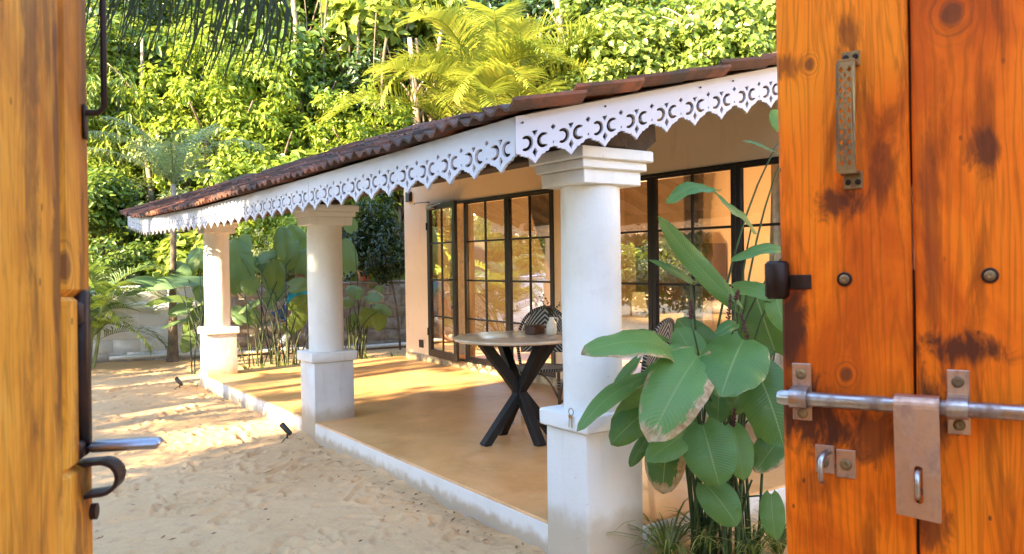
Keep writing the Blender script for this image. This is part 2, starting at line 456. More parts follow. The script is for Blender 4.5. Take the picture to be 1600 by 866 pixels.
# ------------------------------------------------------------------ mesh helpers
class MB:
    def __init__(s):
        s.v = []; s.f = []; s.uv = []; s.mi = []
    def add(s, vs, fs, uvs=None, mi=0):
        b = len(s.v)
        s.v += [tuple(p) for p in vs]
        for k, f in enumerate(fs):
            s.f.append(tuple(i + b for i in f))
            s.uv.append(uvs[k] if uvs else None)
            s.mi.append(mi)
    def box(s, lo, hi, b=.004, mtx=None, mi=0):
        lo = Vector(lo); hi = Vector(hi)
        b = min(b, min(hi - lo) * .45)
        vs = []; ix = {}
        for cx in (0, 1):
            for cy in (0, 1):
                for cz in (0, 1):
                    for a in range(3):
                        p = [hi[0] if cx else lo[0], hi[1] if cy else lo[1], hi[2] if cz else lo[2]]
                        for k in range(3):
                            if k != a: p[k] += -b if (cx, cy, cz)[k] else b
                        ix[(cx, cy, cz, a)] = len(vs)
                        vs.append(Vector(p))
        fs = []
        for a in range(3):
            o = [k for k in range(3) if k != a]
            for sd in (0, 1):
                q = []
                for (i, j) in ((0, 0), (1, 0), (1, 1), (0, 1)):
                    c = [0, 0, 0]; c[a] = sd; c[o[0]] = i; c[o[1]] = j
                    q.append(ix[(*c, a)])
                fs.append(tuple(q))
        for a in range(3):                       # edges along axis a
            o = [k for k in range(3) if k != a]
            for i in (0, 1):
                for j in (0, 1):
                    c0 = [0, 0, 0]; c0[o[0]] = i; c0[o[1]] = j
                    c1 = list(c0); c1[a] = 1
                    fs.append((ix[(*c0, o[0])], ix[(*c0, o[1])], ix[(*c1, o[1])], ix[(*c1, o[0])]))
        for cx in (0, 1):
            for cy in (0, 1):
                for cz in (0, 1):
                    fs.append(tuple(ix[(cx, cy, cz, a)] for a in range(3)))
        cen = (lo + hi) / 2
        out = []
        for f in fs:
            n = (vs[f[1]] - vs[f[0]]).cross(vs[f[2]] - vs[f[0]])
            mid = sum((vs[i] for i in f), Vector()) / len(f)
            out.append(f if n.dot(mid - cen) > 0 else tuple(reversed(f)))
        if mtx is not None: vs = [mtx @ p for p in vs]
        s.add(vs, out, None, mi)
    def tube(s, pts, rad, n=8, cap=True, mi=0):
        pts = [Vector(p) for p in pts]
        if not hasattr(rad, '__len__'): rad = [rad] * len(pts)
        up = None
        vs = []; L = 0; Ls = [0]
        for i in range(1, len(pts)):
            L += (pts[i] - pts[i - 1]).length
            Ls.append(L)
        for i, p in enumerate(pts):
            t = (pts[min(i + 1, len(pts) - 1)] - pts[max(i - 1, 0)])
            t = t.normalized() if t.length > 1e-9 else Vector((0, 0, 1))
            if up is None:
                up = t.orthogonal().normalized()
            up = (up - t * up.dot(t))
            up = up.normalized() if up.length > 1e-6 else t.orthogonal().normalized()
            w = t.cross(up)
            for k in range(n):
                a = 2 * PI * k / n
                vs.append(p + (up * math.cos(a) + w * math.sin(a)) * rad[i])
        fs = []; uvs = []
        for i in range(len(pts) - 1):
            for k in range(n):
                k2 = (k + 1) % n
                fs.append((i * n + k, i * n + k2, (i + 1) * n + k2, (i + 1) * n + k))
                u0, u1 = k / n, (k + 1) / n
                v0, v1 = Ls[i], Ls[i + 1]
                uvs.append(((u0, v0), (u1, v0), (u1, v1), (u0, v1)))
        if cap:
            fs.append(tuple(reversed(range(n))))
            uvs.append(None)
            fs.append(tuple((len(pts) - 1) * n + k for k in range(n)))
            uvs.append(None)
        s.add(vs, fs, uvs, mi)
    def lathe(s, prof, c=(0, 0, 0), n=32, mi=0, wob=None):
        vs = []
        for j, (r, z) in enumerate(prof):
            for k in range(n):
                a = 2 * PI * k / n
                rr = r * (1 + (wob(a, z) if wob else 0))
                vs.append((c[0] + rr * math.cos(a), c[1] + rr * math.sin(a), c[2] + z))
        fs = []
        for j in range(len(prof) - 1):
            for k in range(n):
                k2 = (k + 1) % n
                fs.append((j * n + k, j * n + k2, (j + 1) * n + k2, (j + 1) * n + k))
        if prof[0][0] > 1e-4: fs.append(tuple(reversed(range(n))))
        if prof[-1][0] > 1e-4: fs.append(tuple((len(prof) - 1) * n + k for k in range(n)))
        s.add(vs, fs, None, mi)
    def build(s, name, mat, parent=None, smooth=False, loc=None, auto=None):
        me = bpy.data.meshes.new(name)
        me.from_pydata(s.v, [], s.f)
        mats = mat if isinstance(mat, (list, tuple)) else [mat]
        for mm in mats: me.materials.append(M[mm] if isinstance(mm, str) else mm)
        if len(mats) > 1: me.polygons.foreach_set('material_index', s.mi)
        if any(u is not None for u in s.uv):
            ul = me.uv_layers.new(name='UVMap')
            k = 0
            for f, u in zip(s.f, s.uv):
                for j in range(len(f)):
                    ul.data[k].uv = u[j] if u else (0, 0)
                    k += 1
        me.update()
        if smooth or auto: me.shade_smooth()
        if auto: me.set_sharp_from_angle(angle=R(auto))
        o = bpy.data.objects.new(name, me)
        C.objects.link(o)
        if parent is not None: o.parent = parent
        if loc is not None: o.location = loc
        return o

def mesh_np(name, v, quads, mat, parent=None, smooth=False):
    me = bpy.data.meshes.new(name)
    nv, nq = len(v), len(quads)
    me.vertices.add(nv)
    me.vertices.foreach_set('co', np.asarray(v, dtype=np.float32).ravel())
    me.loops.add(nq * 4)
    me.loops.foreach_set('vertex_index', np.asarray(quads, dtype=np.int32).ravel())
    me.polygons.add(nq)
    me.polygons.foreach_set('loop_start', np.arange(0, nq * 4, 4, dtype=np.int32))
    me.polygons.foreach_set('loop_total', np.full(nq, 4, dtype=np.int32))
    if smooth: me.polygons.foreach_set('use_smooth', np.ones(nq, dtype=bool))
    me.materials.append(M[mat])
    me.update(calc_edges=True)
    me.validate()
    if parent is False: return me
    o = bpy.data.objects.new(name, me)
    C.objects.link(o)
    if parent is not None: o.parent = parent
    return o
def obj(name, me, parent=None, loc=None, rot=None, scale=None):
    o = bpy.data.objects.new(name, me)
    C.objects.link(o)
    if parent is not None: o.parent = parent
    if loc is not None: o.location = loc
    if rot is not None: o.rotation_euler = rot
    if scale is not None: o.scale = scale
    return o
def tag(o, label, cat, group=None):
    o['label'] = label
    o['category'] = cat
    if group: o['group'] = group
    return o
def thing(name, label, cat, loc=(0, 0, 0), group=None, rotz=0):
    o = bpy.data.objects.new(name, None)
    C.objects.link(o)
    o.location = loc
    o.rotation_euler = (0, 0, rotz)
    o.empty_display_size = .1
    return tag(o, label, cat, group)
def struct(o, kind='structure'):
    o['kind'] = kind
    return o
def bez(p0, p1, p2, n=8):
    p0, p1, p2 = Vector(p0), Vector(p1), Vector(p2)
    return [p0 * (1 - t) ** 2 + p1 * 2 * t * (1 - t) + p2 * t * t for t in [i / n for i in range(n + 1)]]

# measured layout (metres; floor top z = 0, x towards the house, y along the veranda)
PX0, PW, PS = 2.467, .365, .323            # plinth face, pedestal width, pedestal depth
COLY = (2.943, 6.536, 10.118)
WALLX = 5.273
FARY = 10.52
GZ = -.15                                   # sand level
def wall_y(x): return 14.46 - .2825 * x     # compound wall line

# ------------------------------------------------------------------ ground
def smooth_noise(xs, ys, cell, seed):
    rg = np.random.RandomState(seed)
    g = rg.rand(64, 64)
    X = xs[:, None] / cell + 20.3
    Y = ys[None, :] / cell + 17.7
    xi = np.floor(X).astype(int); yi = np.floor(Y).astype(int)
    fx = X - xi; fy = Y - yi
    fx = fx * fx * (3 - 2 * fx); fy = fy * fy * (3 - 2 * fy)
    G = lambda a, b: g[a % 64, b % 64]
    return (G(xi, yi) * (1 - fx) * (1 - fy) + G(xi + 1, yi) * fx * (1 - fy) + G(xi, yi + 1) * (1 - fx) * fy + G(xi + 1, yi + 1) * fx * fy) - .5
def build_ground():
    xs = np.concatenate([[-90, -40, -20, -10, -6, -4], np.arange(-3, -.9, .05), np.arange(-.9, 2.6, .015), np.arange(2.6, 4.2, .04), [4.6, 6, 9, 14, 25, 60, 90]])
    ys = np.concatenate([[-60, -20, -8, -3, 0, 1.2], np.arange(1.8, 6.8, .014), np.arange(6.8, 14.2, .03), [15, 18, 25, 50, 120]])
    X, Y = np.meshgrid(xs, ys, indexing='ij')
    Z = np.full_like(X, GZ)
    Z += smooth_noise(xs, ys, 1.9, 1) * .03 + smooth_noise(xs, ys, .5, 2) * .010 + smooth_noise(xs, ys, .17, 3) * .006 + smooth_noise(xs, ys, .07, 4) * .006
    rg = np.random.RandomState(5)
    for k in range(230):                                   # footprints: heel, ball, raised rim
        fx, fy = rg.uniform(-.6, 2.3), rg.uniform(2.2, 12.8)
        a = rg.uniform(0, PI) if k % 3 else rg.normal(1.4, .4)
        ln, wd, dp = rg.uniform(.07, .13), rg.uniform(.03, .05), rg.uniform(.010, .024)
        i0, i1 = np.searchsorted(xs, [fx - .35, fx + .35]); j0, j1 = np.searchsorted(ys, [fy - .35, fy + .35])
        dx = X[i0:i1, j0:j1] - fx; dy = Y[i0:i1, j0:j1] - fy
        u = dx * math.cos(a) + dy * math.sin(a); v = -dx * math.sin(a) + dy * math.cos(a)
        for off, sc in ((.45, 1.0), (-.55, .8)):
            q = ((u - off * ln) / (ln * .62 * sc)) ** 2 + (v / (wd * sc)) ** 2
            Z[i0:i1, j0:j1] += -dp * np.exp(-q ** 2) + dp * .6 * np.exp(-(np.sqrt(q) - 1.45) ** 2 * 7)
    for k in range(1500):                                  # small scuffs and pock marks
        fx, fy = rg.uniform(-.7, 2.4), 2.0 + 8.5 * rg.rand() ** 1.6
        a = rg.normal(.3, .7); r_ = rg.uniform(.012, .04); dp = rg.uniform(.004, .012); el = rg.uniform(1, 3)
        i0, i1 = np.searchsorted(xs, [fx - .16, fx + .16]); j0, j1 = np.searchsorted(ys, [fy - .16, fy + .16])
        dx = X[i0:i1, j0:j1] - fx; dy = Y[i0:i1, j0:j1] - fy
        u = (dx * math.cos(a) + dy * math.sin(a)) / el; v = -dx * math.sin(a) + dy * math.cos(a)
        q = (u * u + v * v) / (r_ * r_)
        Z[i0:i1, j0:j1] += -dp * np.exp(-q ** 2) * (1 + .5 * np.sign(v)) + dp * .7 * np.exp(-(np.sqrt(q) - 1.35) ** 2 * 9) * (v > 0)
    for k in range(26):                                    # drag marks and low ridges
        fx, fy = rg.uniform(-.5, 2.0), rg.uniform(2.5, 11)
        a = rg.normal(.35, .35); ln = rg.uniform(.25, .7); wd = rg.uniform(.02, .04)
        dx = X - fx; dy = Y - fy
        u = dx * math.cos(a) + dy * math.sin(a); v = -dx * math.sin(a) + dy * math.cos(a) + .05 * np.sin(u * 5 + k)
        Z += np.exp(-(u / ln) ** 4) * (.012 * np.exp(-(v / wd) ** 2) - .010 * np.exp(-((v + wd * 1.7) / wd) ** 2))
    edge = np.exp(-np.clip(PX0 - X, 0, 9) / .10)           # sand heaped unevenly against the plinth
    inner = (Y > 2.6) & (Y < 11)
    Z += np.where(inner & (X <= PX0 + .02), edge * (smooth_noise(xs, ys, .45, 9) * .07 + smooth_noise(xs, ys, .09, 10) * .035), 0)
    bed = np.exp(-((Y - 11.6) / .9) ** 4) * (X > 2.7) * .05
    Z += bed
    Z = np.where((X > 2.52) & (Y > 2.95) & (Y < 10.45), np.minimum(Z, GZ - .05), Z)
    nx, ny = len(xs), len(ys)
    idx = np.arange(nx * ny).reshape(nx, ny)
    q = np.stack([idx[:-1, :-1], idx[1:, :-1], idx[1:, 1:], idx[:-1, 1:]], -1).reshape(-1, 4)
    struct(mesh_np('sand_ground', np.stack([X, Y, Z], -1).reshape(-1, 3), q, 'sand', None, True))
build_ground()

def hill_z(x, y):
    d = (x * .57 + y * .82) - 15.5
    return GZ - .3 + np.where(d > 0, d * .42, d * .05) + .25 * np.sin(x * .9) * np.cos(y * .7)
def build_hill():
    us = np.linspace(-45, 45, 60); ds = np.linspace(14.6, 70, 40)
    U, Dd = np.meshgrid(us, ds, indexing='ij')
    X = Dd * .57 + U * .82; Y = Dd * .82 - U * .57
    Z = hill_z(X, Y)
    Z = np.minimum(Z, 12.5 + .02 * Dd)
    idx = np.arange(X.size).reshape(X.shape)
    q = np.stack([idx[:-1, :-1], idx[:-1, 1:], idx[1:, 1:], idx[1:, :-1]], -1).reshape(-1, 4)
    q = q[:, ::-1]
    keep = (X[:-1, :-1].ravel() > -40)
    struct(mesh_np('hillside', np.stack([X, Y, Z], -1).reshape(-1, 3), q[keep], 'hill_soil', None, True))
build_hill()

# ------------------------------------------------------------------ the house
house = thing('veranda_house', 'low white veranda house with tiled roof, pierced white fascia and black steel glazing', 'house', (3.8, 6.5, 0))
HL = Vector(house.location)
bpy.context.view_layer.update()
def hp(o, parent=house):                   # parent keeping the mesh in world coordinates
    o.parent = parent
    o.location = -HL if parent is house else (0, 0, 0)
    return o
def part(mb, name, mat, parent=house, **k): return hp(mb.build(name, mat, None, **k), parent)

b = MB(); b.box((PX0, COLY[0] + .001, GZ - .2), (WALLX + .05, FARY, -.006), .012); part(b, 'plinth', 'white_plaster', auto=40)
b = MB(); b.box((PX0 + .004, COLY[0] + .008, -.03), (WALLX + .02, FARY - .01, 0), .008)
part(b, 'veranda_floor', 'floor', auto=40)

def wall_grid(name, x0, x1, ys, zs, open_, mat, parent=house):
    b = MB()
    ny, nz = len(ys) - 1, len(zs) - 1
    sol = lambda i, j: 0 <= i < ny and 0 <= j < nz and not open_(i, j)
    for i in range(ny):
        for j in range(nz):
            if not sol(i, j): continue
            y0, y1, z0, z1 = ys[i], ys[i + 1], zs[j], zs[j + 1]
            b.add([(x0, y0, z0), (x0, y0, z1), (x0, y1, z1), (x0, y1, z0)], [(0, 1, 2, 3)])
            b.add([(x1, y0, z0), (x1, y1, z0), (x1, y1, z1), (x1, y0, z1)], [(0, 1, 2, 3)])
            if not sol(i - 1, j): b.add([(x0, y0, z0), (x1, y0, z0), (x1, y0, z1), (x0, y0, z1)], [(0, 1, 2, 3)])
            if not sol(i + 1, j): b.add([(x0, y1, z0), (x0, y1, z1), (x1, y1, z1), (x1, y1, z0)], [(0, 1, 2, 3)])
            if not sol(i, j - 1): b.add([(x0, y0, z0), (x0, y1, z0), (x1, y1, z0), (x1, y0, z0)], [(0, 1, 2, 3)])
            if not sol(i, j + 1): b.add([(x0, y0, z1), (x1, y0, z1), (x1, y1, z1), (x0, y1, z1)], [(0, 1, 2, 3)])
    return part(b, name, mat, parent)
WY = [-2.5, 3.25, 6.34, 6.80, 9.62, 10.30]
WZ = [GZ - .1, .09, 2.14, 2.745]
wall_grid('front_wall', WALLX, WALLX + .16, WY, WZ, lambda i, j: j == 1 and i in (1, 3), 'cream_plaster')
b = MB(); b.box((WALLX + .161, 10.14, GZ - .1), (10.2, 10.299, 2.9), .003); part(b, 'end_wall', 'cream_plaster')
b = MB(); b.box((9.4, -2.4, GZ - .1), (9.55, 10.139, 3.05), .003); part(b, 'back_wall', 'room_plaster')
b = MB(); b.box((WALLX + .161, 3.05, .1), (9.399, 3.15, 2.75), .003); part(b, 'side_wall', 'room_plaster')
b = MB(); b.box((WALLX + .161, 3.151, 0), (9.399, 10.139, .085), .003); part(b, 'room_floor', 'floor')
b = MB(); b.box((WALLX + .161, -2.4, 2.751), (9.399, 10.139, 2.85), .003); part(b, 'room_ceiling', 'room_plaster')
b = MB()                                    # rough cement skirting under the glazing
n = 60
for i in range(n):
    y0 = 10.30 - (10.30 - 3.0) * i / n; y1 = 10.30 - (10.30 - 3.0) * (i + 1) / n
    f = lambda y: .016 + .006 * math.sin(y * 7.1) + .004 * math.sin(y * 23)
    b.add([(WALLX - f(y0) - .006, y0, -.002), (WALLX - f(y1) - .006, y1, -.002), (WALLX - f(y1), y1, .082 + f(y1) * .3), (WALLX - f(y0), y0, .082 + f(y0) * .3), (WALLX + .01, y0, .09), (WALLX + .01, y1, .09)],
          [(3, 2, 1, 0), (4, 5, 2, 3)])
simple('skirt_cement', (.56, .43, .26), .85, 0, .25, .35, 9, .6, 30)
part(b, 'skirting', 'skirt_cement', smooth=True)

# columns
CAPZ = (1.717, 1.690, 1.755)
for k, cy in enumerate(COLY):
    col = bpy.data.objects.new('column', None)
    C.objects.link(col); col.parent = house; col.location = Vector((PX0 + PW / 2, cy + PS / 2, 0)) - HL
    cx, cyy = PX0 + PW / 2, cy + PS / 2
    L = Vector((cx, cyy, 0))
    def cp(mb, name, mat='column_white', **kw):
        if name != 'shaft':
            jr = random.Random(k * 31 + len(name))
            mb.v = [(x + jr.uniform(-.0022, .0022), y + jr.uniform(-.0022, .0022), z + jr.uniform(-.0012, .0012)) for x, y, z in mb.v]
        o = mb.build(name, mat, col, **kw)
        o.location = -L
        return o
    b = MB(); b.box((PX0 - .003, cy - .003, -.25), (PX0 + PW, cy + PS, .508), .008); cp(b, 'pedestal', auto=40)
    b = MB(); b.box((PX0 - .026, cy - .026, .509), (PX0 + PW + .026, cy + PS + .026, .594), .009); cp(b, 'pedestal_cap', auto=40)
    zc = CAPZ[k]
    b = MB()
    b.lathe([(.150, .5945), (.1505, .8), (.152, 1.2), (.1515, 1.5), (.150, zc - .001)], (cx - .006, cyy, 0), 48,
            wob=lambda a, z: .006 * math.sin(3 * a + z * 5) + .004 * math.sin(7 * a - z * 9))
    cp(b, 'shaft', auto=50)
    for (o_, z0, z1) in ((.006, zc, zc + .071), (.028, zc + .0715, zc + .116), (.052, zc + .1165, zc + .172)):
        b = MB(); b.box((PX0 - o_, cy - o_, z0), (PX0 + PW + o_, cy + PS + o_, z1), .006); cp(b, 'capital_slab', auto=40)

# glazing ---------------------------------------------------------------
BARZ = [.09, .64, 1.125, 1.615, 2.14]
def casement(y_hi, y_lo, name, parent, x=WALLX + .02, pane_mid=True, fw=.05):
    """steel sash in the y-z plane from y_lo to y_hi"""
    root = bpy.data.objects.new(name, None)
    C.objects.link(root); root.parent = parent; root.location = Vector((x, y_hi, 0)) - (HL if parent is house else Vector())
    L = Vector((x, y_hi, 0))
    def g(mb, nm, mat='black_steel', **k):
        o = mb.build(nm, mat, root, **k); o.location = -L; return o
    t = .022
    for (a0, a1) in ((y_lo, y_lo + fw), (y_hi - fw, y_hi)):
        b = MB(); b.box((x - t, a0, .092), (x + t, a1, 2.138), .003); g(b, 'stile')
    for (z0, z1) in ((.092, .092 + fw + .02), (2.138 - fw, 2.138)):
        b = MB(); b.box((x - t, y_lo + fw, z0), (x + t, y_hi - fw, z1), .003); g(b, 'rail')
    ym = (y_lo + y_hi) / 2
    b = MB(); b.box((x - .012, ym - .011, .16), (x + .012, ym + .011, 2.09), .002); g(b, 'glazing_bar')
    for z in BARZ[1:4]:
        b = MB(); b.box((x - .0125, y_lo + fw, z - .011), (x + .0125, y_hi - fw, z + .011), .002); g(b, 'glazing_bar')
    zz = [.16] + BARZ[1:4] + [2.09]
    for j in range(4):
        for (a0, a1) in ((y_lo + fw, ym), (ym, y_hi - fw)):
            b = MB()
            e = random.Random(int(a0 * 1000) + j).uniform(-.0015, .0015)
            b.add([(x + e, a0 + .008, zz[j] + .008), (x - e, a1 - .008, zz[j] + .008), (x - e * .4, a1 - .008, zz[j + 1] - .008), (x + e, a0 + .008, zz[j + 1] - .008)], [(0, 1, 2, 3)])
            g(b, 'pane', 'glass')
    return root
# outer frames
def outer(ya, yb):
    b = MB()
    for (a0, a1) in ((ya, ya + .03), (yb - .03, yb)):
        b.box((WALLX - .012, a0, .0905), (WALLX + .07, a1, 2.1395), .003)
    b.box((WALLX - .012, ya + .03, 2.112), (WALLX + .07, yb - .03, 2.1395), .003)
    b.box((WALLX - .012, ya + .03, .0905), (WALLX + .07, yb - .03, .112), .003)
    return b
part(outer(6.80, 9.62), 'door_frame', 'black_steel')
part(outer(3.25, 6.34), 'window_frame', 'black_steel')
casement(8.665, 7.70, 'fixed_light', house)
casement(7.695, 6.83, 'fixed_light', house)
for (a, c_) in ((6.31, 5.33), (5.325, 4.355), (4.35, 3.285)): casement(a, c_, 'fixed_light', house)
leaf = casement(9.575, 8.675, 'door_leaf', house, WALLX - .004, fw=.075)
leaf.rotation_euler = (0, 0, R(-6.5))
LL = Vector((WALLX - .004, 9.575, 0))
b = MB(); b.box((WALLX - .03, 8.70, 1.02), (WALLX - .026, 8.735, 1.20), .002); b.tube([(WALLX - .03, 8.717, 1.14), (WALLX - .075, 8.717, 1.14), (WALLX - .078, 8.83, 1.14)], .009, 8)
o = b.build('lever_handle', 'black_steel', leaf); o.location = -LL
b = MB(); b.box((WALLX - .075, 9.30, 2.075), (WALLX - .027, 9.50, 2.12), .006); b.tube([(WALLX - .05, 9.40, 2.09), (WALLX - .09, 9.25, 2.10), (WALLX - .04, 9.08, 2.13)], .007, 6)
o = b.build('door_closer', 'steel', leaf); o.location = -LL
for z in (.42, 1.85):
    b = MB(); b.tube([(WALLX - .03, 9.585, z - .05), (WALLX - .03, 9.585, z + .05)], .013, 8)
    o = b.build('hinge', 'black_steel', leaf); o.location = -LL
p = on(659, 537, 0, WALLX); b = MB(); b.box((WALLX - .018, p.y - .055, p.z - .055), (WALLX + .004, p.y + .055, p.z + .055), .006); part(b, 'socket_cover', 'black_steel')
p = on(641, 308, 0, WALLX); b = MB(); b.box((WALLX - .05, p.y - .06, p.z - .07), (WALLX + .004, p.y + .06, p.z + .07), .008); part(b, 'wall_speaker', 'black_steel')
p = on(656, 320, 0, WALLX); b = MB(); b.tube([(WALLX, 9.55, 2.18), (WALLX - .03, 9.56, 2.18), (WALLX - .035, 9.90, 2.19), (WALLX - .035, 9.93, 2.17)], .007, 6); part(b, 'curtain_hook_rod', 'black_steel')

# roof --------------------------------------------------------------------
EX = 1.97                                    # fascia plane
def eave_x(y): return EX + max(0, y - 10.9) * .05
def eave_z(y):                               # top of the fascia along the eave
    ks = [(2.7, 1.966), (3.1, 1.955), (3.6, 1.944), (6, 1.935), (8.1, 1.930), (9.4, 1.955), (10.6, 1.975), (11.2, 1.985), (12.9, 2.145), (13.5, 2.2)]
    for (a, za), (c_, zc) in zip(ks, ks[1:]):
        if y <= c_: return za + (zc - za) * (y - a) / (c_ - a)
    return ks[-1][1]
def slope(y):
    t = min(1, max(0, (y - 4) / 6.5))
    return .248 + (.40 - .248) * t * t * (3 - 2 * t)
def roof_pt(u, y, lift=0):                   # u metres inward from the fascia plane
    return Vector((eave_x(y) + u, y, eave_z(y) + .012 + u * slope(y) + lift))
def tile_mesh():
    b = MB()
    W_, L_ = .238, .40
    prof = []
    for i in range(13):
        t = i / 12
        z = .027 * (math.cos(t * 2 * PI * 2) * .5 + .5) + (.010 if t < .08 or t > .92 else 0)
        prof.append((-.5 * W_ + W_ * t, z))
    n_ = len(prof)
    th = .014
    for x in (0, L_):
        for (py, z) in prof: b.v.append((x, py, z + th))
        for (py, z) in prof: b.v.append((x, py, z))
    A, B_, Cc, D_ = 0, n_, 2 * n_, 3 * n_
    for i in range(n_ - 1):
        b.f += [(A + i, Cc + i, Cc + i + 1, A + i + 1), (B_ + i + 1, D_ + i + 1, D_ + i, B_ + i), (A + i + 1, B_ + i + 1, B_ + i, A + i), (Cc + i, D_ + i, D_ + i + 1, Cc + i + 1)]
    b.f += [(A, B_, D_, Cc), (A + n_ - 1, Cc + n_ - 1, D_ + n_ - 1, B_ + n_ - 1)]
    b.uv = [None] * len(b.f); b.mi = [0] * len(b.f)
    me = bpy.data.meshes.new('tile'); me.from_pydata(b.v, [], b.f); me.materials.append(M['tile']); me.update()
    return me
TM = tile_mesh()
roof = bpy.data.objects.new('tiled_roof', None); C.objects.link(roof); roof.parent = house; roof.location = -HL
rows_ind = 5
stv, stf = [], []
tr_ = random.Random(3)
for c_ in range(11):
    y = 2.665 + .112
    k = 0
    yend = 13.0 - .42 * c_
    while y < yend:
        u = -.085 + c_ * .315
        j = tr_.uniform
        base = roof_pt(u, y, -.006 + j(-.004, .010))
        d = roof_pt(u + .4, y, 0) - roof_pt(u, y, 0)
        d = d.normalized()
        side = (roof_pt(u, y + .1) - roof_pt(u, y - .1)).normalized()
        nz = d.cross(side).normalized()
        if nz.z < 0: nz = -nz
        tilt = .052 + j(-.012, .018)          # each course rides on the one below
        d2 = (d - nz * tilt).normalized()
        base = base + nz * .016
        n2 = d2.cross(side).normalized()
        if n2.z < 0: n2 = -n2
        mt = Matrix((d2, n2.cross(d2), n2)).transposed().to_4x4()
        mt = Matrix.Translation(base + d * j(-.022, .016)) @ mt @ Matrix.Rotation(j(-.035, .035), 4, 'Z') @ Matrix.Rotation(j(-.03, .03), 4, 'X')
        if c_ < rows_ind:
            o = bpy.data.objects.new('tile', TM); C.objects.link(o); o.parent = roof; o.matrix_local = mt
        else:
            bn = len(stv)
            stv += [tuple(mt @ v.co) for v in TM.vertices]
            stf += [tuple(i + bn for i in pl.vertices) for pl in TM.polygons]
        y += .2255
me = bpy.data.meshes.new('upper_tiles'); me.from_pydata(stv, [], stf); me.materials.append(M['tile']); me.update()
o = obj('upper_tiles', me, roof); o['kind'] = 'stuff'
# underside boarding, rafters, wall plate beam
b = MB()
ysr = [2.72 + i * .4 for i in range(26)]
for i in range(len(ysr) - 1):
    for u0, u1 in ((.03, 1.7), (1.7, 3.45)):
        q = [roof_pt(u0, ysr[i], -.012), roof_pt(u1, ysr[i], -.012), roof_pt(u1, ysr[i + 1], -.012), roof_pt(u0, ysr[i + 1], -.012)]
        if ysr[i + 1] > 10.6 and u0 > 1: continue
        b.add(q, [(0, 1, 2, 3)])
part(b, 'roof_boarding', 'dark_beam')
for i in range(17):
    y = 2.90 + i * .6
    a, e = roof_pt(.04, y, -.016), roof_pt(3.3 if y < 10.3 else 1.2, y, -.016)
    d = (e - a); ln = d.length; d.normalize()
    sd = Vector((0, 1, 0)); nz = d.cross(sd).normalized()
    mt = Matrix((d, sd, nz)).transposed().to_4x4(); mt.translation = a
    b = MB(); b.box((0, -.03, -.085), (ln, .03, 0), .004, mt); part(b, 'rafter', 'dark_beam')
b = MB(); b.box((PX0 + .10, 2.90, 1.893), (PX0 + .25, 6.40, 2.0), .01); part(b, 'eave_beam', 'dark_beam')
b = MB(); b.box((PX0 + .10, 6.405, 1.868), (PX0 + .25, 10.9, 1.985), .01); part(b, 'eave_beam', 'dark_beam')
# gable-end tie beam with chamfered end on the near capital
b = MB()
pr = [(2.36, 1.8935), (2.86, 1.8935), (2.94, 1.95), (2.93, 2.06), (2.36, 1.96)]
for yy in (2.93, 3.05): b.v += [(x, yy, z) for x, z in pr]
b.f += [(0, 1, 2, 3, 4), (9, 8, 7, 6, 5)] + [(i, i + 5, (i + 1) % 5 + 5, (i + 1) % 5) for i in range(5)]
b.uv = [None] * 7; b.mi = [0] * 7
part(b, 'tie_beam', 'dark_beam')
# main roof block rising behind the veranda roof
b = MB()
pr = [(5.1, 2.80), (9.6, 2.80), (9.6, 4.30), (5.28, 2.955)]
for yy in (-2.6, 4.5): b.v += [(x, yy, z) for x, z in pr]
b.f += [(0, 1, 2, 3), (7, 6, 5, 4)] + [(i + 4, (i + 1) % 4 + 4, (i + 1) % 4, i) for i in range(4)]
b.uv = [None] * 6; b.mi = [0] * 6
part(b, 'main_roof', 'pink_tile')

# fascia ------------------------------------------------------------------
P_ = 1.0
def fascia_outline(nu, cut0=True):
    """2-D board: u along 0..nu (tooth at k+.5), v down; returns outer loop and holes"""
    tooth = [(0, .86), (.035, .885), (.08, .88), (.115, .905), (.13, .945), (.175, .955), (.215, .95), (.235, .985), (.28, 1.0), (.325, .995), (.345, 1.04), (.40, 1.075), (.455, 1.13), (.5, 1.185)]
    full = tooth + [(1 - u, v) for u, v in reversed(tooth[:-1])]
    outer_ = [(0, 0), (nu, 0)]
    low = []
    for k in range(nu):
        low += [(u + k, v) for u, v in full[:-1]]
    low.append((nu, .86))
    outer_ += list(reversed(low))
    holes = []
    for k in range(nu):
        def cres(cu, sgn):
            pts = []
            r, r2 = .182, .108
            for i in range(13):
                a = R(-128 + 256 * i / 12)
                pts.append((cu + sgn * r * math.cos(a), .672 + r * math.sin(a)))
            for i in range(13):
                a = R(112 - 224 * i / 12)
                pts.append((cu + sgn * (-.034 + r2 * math.cos(a)), .672 + r2 * math.sin(a)))
            return [(u + k, v) for u, v in pts]
        holes.append(cres(.27, 1)); holes.append(cres(.73, -1))
        holes.append([(u + k, v) for u, v in ((.42, .41), (.58, .41), (.54, .48), (.5, .545), (.46, .48))])
        holes.append([(u + k, v) for u, v in ((.5, .80), (.57, .915), (.5, 1.04), (.43, .915))])
        if k > 0:
            holes.append([(u + k, v) for u, v in ((0, .335), (.07, .41), (0, .485), (-.07, .41))])
            holes.append([(k + .022 * math.cos(a * PI / 4), .775 + .035 * math.sin(a * PI / 4)) for a in range(8)])
    return outer_, holes
